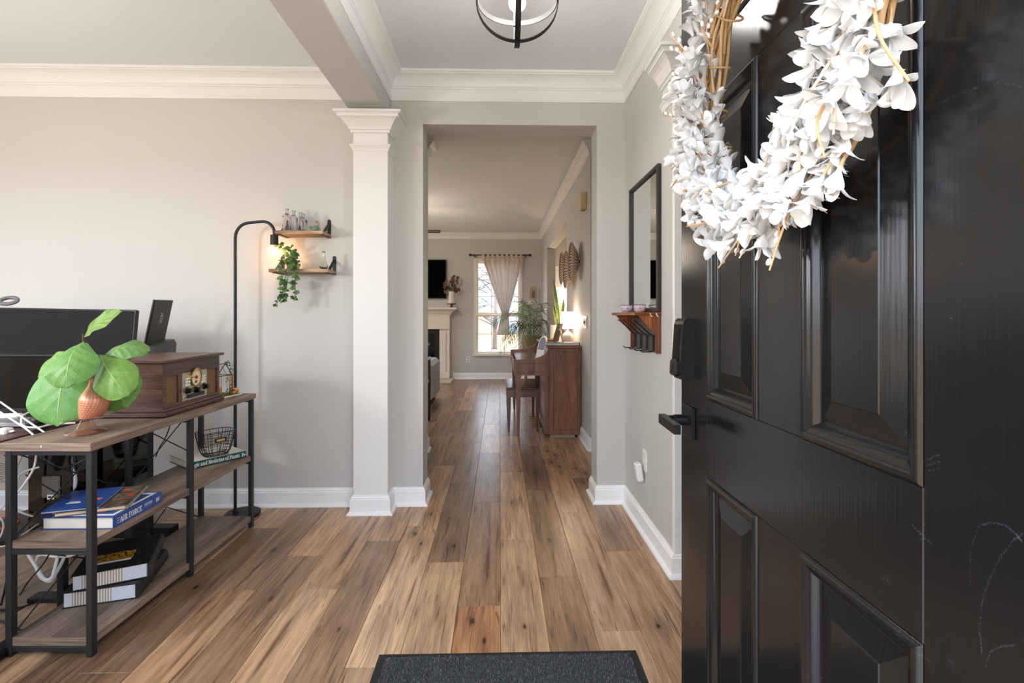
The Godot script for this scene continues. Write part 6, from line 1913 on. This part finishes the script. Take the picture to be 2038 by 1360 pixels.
# ---------------------------------------------------------------- the piano and what stands on it
func piano_group() -> void:
	M.mahogany = textured(wood_image(14, 256, 640, srgb(170, 120, 96), srgb(90, 54, 40), 0, 0.5, 0.3), 0.33, Vector3(2.2, 1.05, 1))
	var edge := paint(srgb(48, 30, 24), 0.4)
	var p := thing("piano", "brown spinet piano standing end-on against the right wall", "piano", Vector3(0.795, 0, -4.872))
	obj("end_panel", Shape.new().span(-0.312, 0, 0.025, 0.868, -0.035, 0, 0.003, 1), M.mahogany, p)
	obj("end_panel", Shape.new().span(-0.312, 0, 0.025, 0.868, -1.45, -1.415, 0.003, 1), M.mahogany, p)
	obj("back", Shape.new().span(-0.10, -0.004, 0.03, 0.868, -1.415, -0.035), edge, p)
	obj("front_panel", Shape.new().span(-0.30, -0.27, 0.08, 0.62, -1.415, -0.035, 0.002, 1).span(-0.30, -0.27, 0.74, 0.868, -1.415, -0.035, 0.002, 2), M.mahogany, p)
	obj("toe_rail", Shape.new().span(-0.345, -0.27, 0.03, 0.09, -1.44, -0.01, 0.003, 2), M.mahogany, p)
	for z in [-0.055, -1.395]:
		obj("pilaster", Shape.new().span(-0.352, -0.312, 0.03, 0.606, z - 0.035, z + 0.035, 0.003, 1), M.mahogany, p)
	obj("lid", Shape.new().span(-0.325, 0.0, 0.868, 0.892, -1.462, 0.012, 0.005, 2), M.mahogany, p)
	obj("skid", Shape.new().span(-0.30, -0.06, 0, 0.026, -0.03, -0.002, 0.002).span(-0.30, -0.06, 0, 0.026, -1.44, -1.41, 0.002), paint(srgb(150, 140, 128), 0.5), p)
	var inlay := Shape.new()
	var fr := func(x0: float, x1: float, y0: float, y1: float) -> void:
		var w := 0.003
		inlay.span(x0, x1, y0, y0 + w, 0, 0.0008).span(x0, x1, y1 - w, y1, 0, 0.0008).span(x0, x0 + w, y0, y1, 0, 0.0008).span(x1 - w, x1, y0, y1, 0, 0.0008)
	fr.call(-0.272, -0.035, 0.075, 0.835)
	fr.call(-0.625, -0.345, 0.632, 0.722)
	obj("inlay_line", inlay, edge, p)
	var cheek := PackedVector2Array([Vector2(-0.655, 0.606), Vector2(-0.312, 0.606), Vector2(-0.312, 0.866), Vector2(-0.322, 0.862), Vector2(-0.335, 0.835), Vector2(-0.362, 0.805), Vector2(-0.400, 0.785), Vector2(-0.440, 0.776), Vector2(-0.455, 0.765), Vector2(-0.652, 0.758), Vector2(-0.658, 0.745), Vector2(-0.653, 0.72), Vector2(-0.655, 0.66)])
	for z in [-0.032, -1.45]:
		obj("cheek", Shape.new().prism(cheek, z, z + 0.032), M.mahogany, p)
	obj("keybed", Shape.new().span(-0.65, -0.30, 0.606, 0.645, -1.418, -0.032, 0.003, 2), M.mahogany, p)
	obj("key_slip", Shape.new().span(-0.652, -0.63, 0.645, 0.70, -1.418, -0.032, 0.003, 2), M.mahogany, p)
	var fb := Shape.new()
	fb.t = Transform3D(Basis(Vector3(0, 0, 1), 0.07), Vector3(-0.62, 0.712, 0))
	fb.span(0, 0.25, 0, 0.02, -1.417, -0.033, 0.003, 2)
	var shiny := (M.mahogany as StandardMaterial3D).duplicate()
	shiny.roughness = 0.14
	obj("fallboard", fb, shiny, p)
	fb = Shape.new()
	fb.t = Transform3D(Basis(Vector3(0, 0, 1), -0.30), Vector3(-0.345, 0.735, 0))
	fb.span(0, 0.02, 0, 0.13, -1.417, -0.033, 0.003, 2)
	obj("music_desk", fb, shiny, p)
	for z in [0.5, 0.9]:
		obj("fallboard_knob", Shape.new().ball(Vector3(-0.664, 0.735, -z), Vector3(0.010, 0.008, 0.008), 8, 5), M.brass, p)
	for z in [-0.075, -1.37]:
		var lg := Shape.new()
		var sq := [[0.606, 0.030], [0.580, 0.030], [0.578, 0.024], [0.560, 0.024], [0.558, 0.028], [0.03, 0.0135]]
		for i in sq.size() - 1:
			var y0: float = sq[i][0]
			var y1: float = sq[i + 1][0]
			var a: float = sq[i][1]
			var b: float = sq[i + 1][1]
			var c := Vector3(-0.610, 0, z)
			for k in 4:
				var e0: Vector3 = [Vector3(-1, 0, 1), Vector3(1, 0, 1), Vector3(1, 0, -1), Vector3(-1, 0, -1)][k]
				var e1: Vector3 = [Vector3(1, 0, 1), Vector3(1, 0, -1), Vector3(-1, 0, -1), Vector3(-1, 0, 1)][k]
				lg.quad(c + e0 * b + Vector3(0, y1, 0), c + e1 * b + Vector3(0, y1, 0), c + e1 * a + Vector3(0, y0, 0), c + e0 * a + Vector3(0, y0, 0), Vector2(0, y1), Vector2(0.05, y1), Vector2(0.05, y0), Vector2(0, y0))
		var leg := obj("leg", lg, M.mahogany, p)
		obj("caster", Shape.new().ball(Vector3(-0.610, 0.016, z), Vector3(0.014, 0.016, 0.012), 10, 7), M.brass, leg)
	for k in 3:
		obj("pedal", Shape.new().box(Vector3(-0.40, 0.045, -0.62 - k * 0.09), Vector3(0.13, 0.010, 0.03), 0.004), M.brass, p)
	# bench
	var b := thing("piano_bench", "dark wooden piano bench with tapered legs under the keyboard", "bench", Vector3(0.242, 0, -5.46))
	var bt := (M.mahogany as StandardMaterial3D).duplicate()
	bt.albedo_color = srgb(205, 190, 184)
	bt.roughness = 0.2
	obj("bench_top", Shape.new().span(-0.173, 0.173, 0.435, 0.455, -0.37, 0.37, 0.006, 2), bt, b)
	obj("apron", Shape.new().span(-0.15, 0.15, 0.355, 0.435, 0.325, 0.345, 0.002, 0).span(-0.15, 0.15, 0.355, 0.435, -0.345, -0.325, 0.002, 0).span(-0.15, -0.13, 0.355, 0.435, -0.325, 0.325, 0.002, 2).span(0.13, 0.15, 0.355, 0.435, -0.325, 0.325, 0.002, 2), bt, b)
	for x in [-0.145, 0.145]:
		for z in [-0.33, 0.33]:
			var lg := Shape.new()
			var sq := [[0.436, 0.021], [0.345, 0.021], [0.342, 0.017], [0.334, 0.017], [0.331, 0.021], [0.0, 0.010]]
			var c := Vector3(x, 0, z)
			for i in sq.size() - 1:
				for k in 4:
					var e0: Vector3 = [Vector3(-1, 0, 1), Vector3(1, 0, 1), Vector3(1, 0, -1), Vector3(-1, 0, -1)][k]
					var e1: Vector3 = [Vector3(1, 0, 1), Vector3(1, 0, -1), Vector3(-1, 0, -1), Vector3(-1, 0, 1)][k]
					lg.quad(c + e0 * sq[i + 1][1] + Vector3(0, sq[i + 1][0], 0), c + e1 * sq[i + 1][1] + Vector3(0, sq[i + 1][0], 0), c + e1 * sq[i][1] + Vector3(0, sq[i][0], 0), c + e0 * sq[i][1] + Vector3(0, sq[i][0], 0), Vector2(0, sq[i + 1][0]), Vector2(0.05, sq[i + 1][0]), Vector2(0.05, sq[i][0]), Vector2(0, sq[i][0]))
			obj("leg", lg, bt, b)
	# book, photo frame, woven dish, lamp, snake plant on the lid
	var bk := book("book", "large dark-covered book lying flat on the piano under the photo frame", Vector3(0.46, 0.8925, -4.90), 0.0, Vector3(0.33, 0.030, 0.24), paint(srgb(70, 66, 64), 0.5), paint(srgb(232, 230, 226), 0.8))
	bk.rotation.y = 0.02
	obj("paper_edge", Shape.new().span(0.004, 0.32, 0.005, 0.025, -0.002, 0.0012), paint(srgb(220, 220, 222), 0.6), bk)
	var pf := thing("framed_photo", "brown photo frame seen from behind, propped on the book", "picture frame", Vector3(0.565, 0.9235, -5.00), deg_to_rad(62))
	var tilt := Basis(Vector3.RIGHT, 0.30)
	var s := Shape.new()
	s.t = Transform3D(tilt, Vector3(0, 0.002, 0))
	s.span(-0.055, 0.055, 0.0, 0.19, -0.016, 0, 0.003)
	obj("back_board", s, paint(srgb(112, 96, 84), 0.6), pf)
	s = Shape.new()
	s.t = Transform3D(tilt, Vector3(0, 0.002, 0))
	s.span(-0.062, -0.055, 0, 0.19, -0.018, -0.001).span(0.055, 0.062, 0, 0.19, -0.018, -0.001).span(-0.012, 0.012, 0.135, 0.15, 0, 0.001)
	obj("frame", s, paint(srgb(134, 110, 90), 0.5), pf)
	s = Shape.new()
	s.t = Transform3D(Basis(Vector3.RIGHT, -0.28), Vector3(0, 0.0, 0.076))
	s.span(-0.016, 0.016, 0.0, 0.135, -0.002, 0.002)
	obj("easel_leg", s, M.black, pf)
	var ds := thing("woven_dish", "shallow brown woven dish on the piano left of the frame", "dish", Vector3(0.545, 0.892, -5.30))
	obj("dish_body", Shape.new().lathe(Vector3.ZERO, [Vector2(0, 0), Vector2(0.045, 0), Vector2(0.085, 0.035), Vector2(0.09, 0.045), Vector2(0.082, 0.042), Vector2(0.04, 0.01), Vector2(0, 0.008)], 26), paint(srgb(128, 100, 82), 0.9), ds)
	var l := thing("table_lamp", "small white lamp with glowing round base on the piano", "lamp", Vector3(0.712, 0.892, -5.22))
	obj("lamp_base", Shape.new().lathe(Vector3.ZERO, [Vector2(0, 0), Vector2(0.030, 0), Vector2(0.045, 0.012), Vector2(0.062, 0.045), Vector2(0.063, 0.070), Vector2(0.050, 0.105), Vector2(0.022, 0.128), Vector2(0.009, 0.134), Vector2(0.009, 0.16), Vector2(0, 0.16)], 28), paint(srgb(228, 218, 206), 0.45), l)
	var sm := fabricish(srgb(250, 238, 222), 0.8, 1.4)
	sm.emission_enabled = true
	sm.emission = Color(1.0, 0.88, 0.72)
	sm.emission_energy_multiplier = 0.7
	obj("lamp_shade", Shape.new().lathe(Vector3.ZERO, [Vector2(0.080, 0.163), Vector2(0.076, 0.335)], 36), sm, l)
	obj("shade_ring", Shape.new().span(-0.078, 0.078, 0.172, 0.175, -0.0015, 0.0015), M.brass, l)
	obj("lamp_bulb", Shape.new().ball(Vector3(0, 0.235, 0), Vector3(0.022, 0.028, 0.022), 14, 8), glow(Color(1.0, 0.86, 0.66), 3.0), l)
	lamp_light("piano_lamp_light", Vector3(0.712, 1.127, -5.22), Color(1.0, 0.88, 0.74), 0.13, 0.025)
	var sp := thing("snake_plant_pot", "white ribbed planter on the piano holding the snake plant", "planter", Vector3(0.632, 0.892, -5.60))
	var rib := Shape.new().sheet(96, 6, func(u, v):
		var a: float = -TAU * u
		var rr: float = 0.064 + 0.0035 * absf(sin(a * 9.0))
		return Vector3(cos(a) * rr, v * 0.19, sin(a) * rr))
	rib.lathe(Vector3.ZERO, [Vector2(0, 0.0), Vector2(0.063, 0.0)], 24).lathe(Vector3.ZERO, [Vector2(0.066, 0.19), Vector2(0.058, 0.19), Vector2(0.058, 0.17), Vector2(0, 0.17)], 24)
	obj("planter_body", rib, paint(srgb(232, 224, 212), 0.5), sp)
	var sn := thing("snake_plant", "snake plant with three upright mottled sword leaves in ribbed pot", "plant", Vector3(0.632, 1.06, -5.60))
	var im := Image.create(32, 128, false, Image.FORMAT_RGB8)
	var nz := noise(5, 0.12, 3)
	for y in 128:
		for x in 32:
			var v := nz.get_noise_2d(x * 0.4, y * 1.6)
			var c := srgb(62, 100, 52) if v > 0.0 else srgb(96, 132, 74)
			if x < 4 or x > 27:
				c = srgb(196, 190, 98)
			im.set_pixel(x, y, c)
	var lm := textured(im, 0.4)
	lm.cull_mode = BaseMaterial3D.CULL_DISABLED
	lm.backlight_enabled = true
	lm.backlight = Color(0.3, 0.35, 0.15)
	for k in [[Vector3(0.666, 1.054, -5.585), Vector3(0.599, 1.609, -5.587), 0.034], [Vector3(0.683, 1.054, -5.585), Vector3(0.722, 1.402, -5.584), 0.026], [Vector3(0.644, 1.054, -5.586), Vector3(0.605, 1.306, -5.587), 0.034], [Vector3(0.697, 1.054, -5.604), Vector3(0.714, 1.234, -5.604), 0.02]]:
		var a: Vector3 = k[0] - sn.position
		var e: Vector3 = k[1] - sn.position
		var wd: float = k[2]
		obj("leaf", Shape.new().sheet(4, 20, func(u, v):
			var w: float = wd * (0.55 + 0.75 * sin(PI * clampf(v * 0.75 + 0.1, 0, 1))) * (1.0 if v < 0.75 else maxf(0.02, 1.0 - (v - 0.75) * 4.0 + 0.0))
			var q: float = (u - 0.5) * 2.0
			return a.lerp(e, v) + Vector3(q * w * 0.5, 0, q * q * 0.008 + 0.02 * sin(v * 4.0))), lm, sn)
	var ab := thing("arched_board", "white arched frame with dark picture leaning on the piano's music desk", "picture frame", Vector3(0.40, 0.742, -5.10), deg_to_rad(-68))
	var o := PackedVector2Array([Vector2(-0.085, 0), Vector2(0.085, 0), Vector2(0.085, 0.16)])
	var inn := PackedVector2Array([Vector2(-0.07, 0.10), Vector2(0.07, 0.10), Vector2(0.07, 0.16)])
	for q in range(1, 10):
		var t := PI * q / 10.0
		o.append(Vector2(cos(t) * 0.085, 0.16 + sin(t) * 0.085))
		inn.append(Vector2(cos(t) * 0.07, 0.16 + sin(t) * 0.07))
	o.append(Vector2(-0.085, 0.16))
	inn.append(Vector2(-0.07, 0.16))
	s = Shape.new()
	s.t = Transform3D(Basis(Vector3.RIGHT, -0.24), Vector3.ZERO)
	s.prism(o, -0.014, 0.0)
	obj("frame", s, paint(srgb(226, 222, 218), 0.4), ab)
	s = Shape.new()
	s.t = Transform3D(Basis(Vector3.RIGHT, -0.24), Vector3.ZERO)
	s.prism(inn, 0.0, 0.0012)
	obj("picture", s, paint(srgb(52, 46, 42), 0.3), ab)


# ---------------------------------------------------------------- the wreath on the door
func wreath() -> void:
	# local axes as on the door: x towards the hinge, y up, z out from the door
	var w := thing("wreath", "large wreath of white cloth blossoms and tan twigs on the black door", "wreath", Vector3(0.455, 1.602, -0.778), -PI / 2)
	var r := RandomNumberGenerator.new()
	r.seed = 77
	var R := 0.225
	var bark := paint(srgb(204, 166, 118), 0.8)
	var pale := paint(srgb(226, 198, 172), 0.8)
	var white := fabricish(srgb(236, 236, 235), 0.85, 0.3)
	var bud := paint(srgb(242, 240, 234), 0.5)
	# core: bundles of vine bound into a ring
	for k in 9:
		var pts := []
		var ph := r.randf() * TAU
		var off := r.randf_range(-0.018, 0.018)
		var zz := r.randf_range(0.004, 0.036)
		for q in 49:
			var a := TAU * q / 48.0
			pts.append(Vector3(cos(a) * (R + off + 0.008 * sin(3.0 * a + ph)), sin(a) * (R + off + 0.008 * sin(3.0 * a + ph)), zz + 0.008 * sin(5.0 * a + ph)))
		obj("vine", Shape.new().tube(pts, r.randf_range(0.0028, 0.0048), 6, false), bark, w)
	for k in 16:
		var a := TAU * k / 16.0
		var n := Vector3(cos(a), sin(a), 0)
		var pts := []
		for q in 13:
			var t := TAU * q / 12.0
			pts.append(n * (R + cos(t) * 0.026) + Vector3(0, 0, 0.02 + sin(t) * 0.023))
		obj("binding", Shape.new().tube(pts, 0.0022, 5, false), bark, w)
	# blossom shapes: a funnel of five or six petals on a short tan stalk
	var kinds := []
	for k in 7:
		kinds.append(blossom(r, [6, 7, 5, 7, 6, 6, 6][k], [0.34, 0.50, 0.40, 0.60, 0.45, 0.28, 0.66][k], k).mesh())
	var stalk := Shape.new().tube([Vector3(-0.030, 0, 0), Vector3(-0.012, 0.001, 0), Vector3(0.008, 0, 0)], [0.0018, 0.0026, 0.0040], 7).mesh()
	var count := 0
	var extra := [[], []]
	for k in 620:
		var a := TAU * fposmod(k * 0.6180339, 1.0)
		# only the part of the ring that hangs into view is dense; the top is thinner
		var inview := sin(a) < 0.80
		if not inview and r.randf() < 0.8:
			continue
		var n := Vector3(cos(a), sin(a), 0)
		var tan := Vector3(sin(a), -cos(a), 0)
		var out := r.randf_range(-0.55, 1.0)
		var lift := r.randf_range(0.15, 1.0)
		# the inner side near the top left stays open and shows the bound twigs
		if a > 1.55 and a < 2.75 and out < 0.25:
			continue
		var dir := (tan * r.randf_range(0.55, 1.0) + n * out * 0.75 + Vector3(0, 0, lift * 0.7)).normalized()
		var from := n * (R + out * 0.040) + Vector3(0, 0, 0.012 + lift * 0.062)
		if out > 0.8 and r.randf() < 0.5:
			from += n * 0.02
		var up := Vector3(r.randf_range(-1, 1), r.randf_range(-1, 1), r.randf_range(-1, 1)).normalized()
		var sd := dir.cross(up).normalized()
		var bs := Basis(dir, sd.cross(dir).normalized(), sd).scaled(Vector3.ONE * r.randf_range(0.64, 0.90))
		if count >= 292:
			extra[r.randi() % 2].append(Transform3D(bs, from))
			continue
		var o := put("blossom", kinds[r.randi() % 7], white, w)
		o.transform = Transform3D(bs, from)
		if count % 2 == 0:
			put("stalk", stalk, bark, o)
		count += 1
	# the rest of the blossoms, past the first three hundred
	for q in 2:
		var mm := MultiMesh.new()
		mm.transform_format = MultiMesh.TRANSFORM_3D
		mm.mesh = kinds[q * 3]
		mm.instance_count = extra[q].size()
		for k in extra[q].size():
			mm.set_instance_transform(k, extra[q][k])
		var mi := MultiMeshInstance3D.new()
		mi.name = "blossom_rest"
		mi.multimesh = mm
		mi.material_override = white
		w.add_child(mi, true)
		mark(mi, "", "", "", "stuff")
	# single hanging sprays below and to the left, as in the photograph
	for q in [[Vector3(0.02, -0.275, 0.05), Vector3(0.05, -1, 0.25)], [Vector3(0.012, -0.24, 0.05), Vector3(-0.05, -1, 0.3)], [Vector3(0.085, -0.235, 0.05), Vector3(0.0, -1, 0.2)], [Vector3(-0.245, -0.145, 0.04), Vector3(-1, 0.1, 0.3)]]:
		var dir: Vector3 = q[1].normalized()
		var sd := dir.cross(Vector3(0.3, 0.2, 1)).normalized()
		var o := put("blossom", kinds[r.randi() % 7], white, w)
		o.transform = Transform3D(Basis(dir, sd.cross(dir).normalized(), sd).scaled(Vector3.ONE * 0.8), q[0])
		put("stalk", stalk, bark, o)
	# loose twigs with buds
	for k in 64:
		var a := TAU * (k + r.randf() * 0.7) / 64.0
		var n := Vector3(cos(a), sin(a), 0)
		var tan := Vector3(sin(a), -cos(a), 0)
		var out := r.randf_range(0.1, 1.0) if k % 5 else -0.6
		var dir := (tan + n * out * 0.8 + Vector3(0, 0, r.randf_range(0.0, 0.5))).normalized()
		if k % 4 == 0:
			dir = (dir + Vector3(0, -0.8, 0)).normalized()
		var l := r.randf_range(0.08, 0.16) * (0.55 if k % 4 == 0 else 1.0)
		var p0 := n * (R + r.randf_range(-0.02, 0.03)) + Vector3(0, 0, r.randf_range(0.03, 0.075))
		var p2 := p0 + dir * l + n * 0.01
		var pts := curve([p0, p0 + dir * l * 0.5 + Vector3(r.randfn(0, 0.010), r.randfn(0, 0.010), 0.008), p2], 5)
		var t := obj("twig", Shape.new().tube(pts, [0.0021, 0.0020, 0.0020, 0.0019, 0.0018, 0.0018, 0.0017, 0.0016, 0.0016, 0.0015, 0.0013], 6), pale if k % 2 else bark, w)
		var bsh := Shape.new()
		for q in 3:
			var c: Vector3 = pts[5 + q * 2]
			var sd := dir.cross(Vector3(r.randf_range(-1, 1), r.randf_range(-1, 1), 1)).normalized()
			bsh.t = Transform3D(Basis(sd, dir, sd.cross(dir)), c + sd * 0.005)
			bsh.ball(Vector3.ZERO, Vector3(0.0038, 0.0058, 0.0038), 8, 6)
		obj("bud", bsh, bud, t)
	obj("hook", Shape.new().span(-0.012, 0.012, 0.20, 0.60, -0.006, -0.003), M.black, w)


func blossom(r: RandomNumberGenerator, petals: int, open: float, k: int) -> Shape:
	var s := Shape.new()
	for q in petals:
		var a := TAU * (q + r.randf() * 0.5) / petals
		var l := r.randf_range(0.044, 0.062) * (0.8 if q % 3 == 2 else 1.0)
		var wd := r.randf_range(0.0215, 0.030)
		var o := open * r.randf_range(0.55, 1.35)
		var ax := Vector3(1, 0, 0)
		var rad := Vector3(0, cos(a), sin(a))
		var sd := ax.cross(rad)
		var curl := r.randf_range(-0.25, 0.6)
		var tw := r.randf_range(-0.4, 0.4)
		var ruf := r.randf() * TAU
		s.sheet(10, 4, func(u0, v):
			var u: float = 1.0 - pow(1.0 - u0, 1.8)
			var x: float = v * 2.0 - 1.0
			var w: float = wd * 0.5 * (0.16 + 0.84 * smoothstep(0.05, 0.72, u)) * sqrt(maxf(0.0, 1.0 - pow(maxf(0.0, u - 0.72) / 0.281, 2.4)))
			var ang: float = o * (0.3 + 0.7 * u) + curl * u * u
			var along: Vector3 = ax * (l * u * cos(ang * 0.8)) + rad * (0.003 + l * u * sin(ang) * 0.85)
			var cup: float = -0.45 * x * x * w + 0.0012 * sin(u * 8.0 + ruf + x * 3.0) * u
			var side := sd.rotated(ax, tw * u)
			return along + side * (x * w) + rad * cup, 600 + q)
	return s
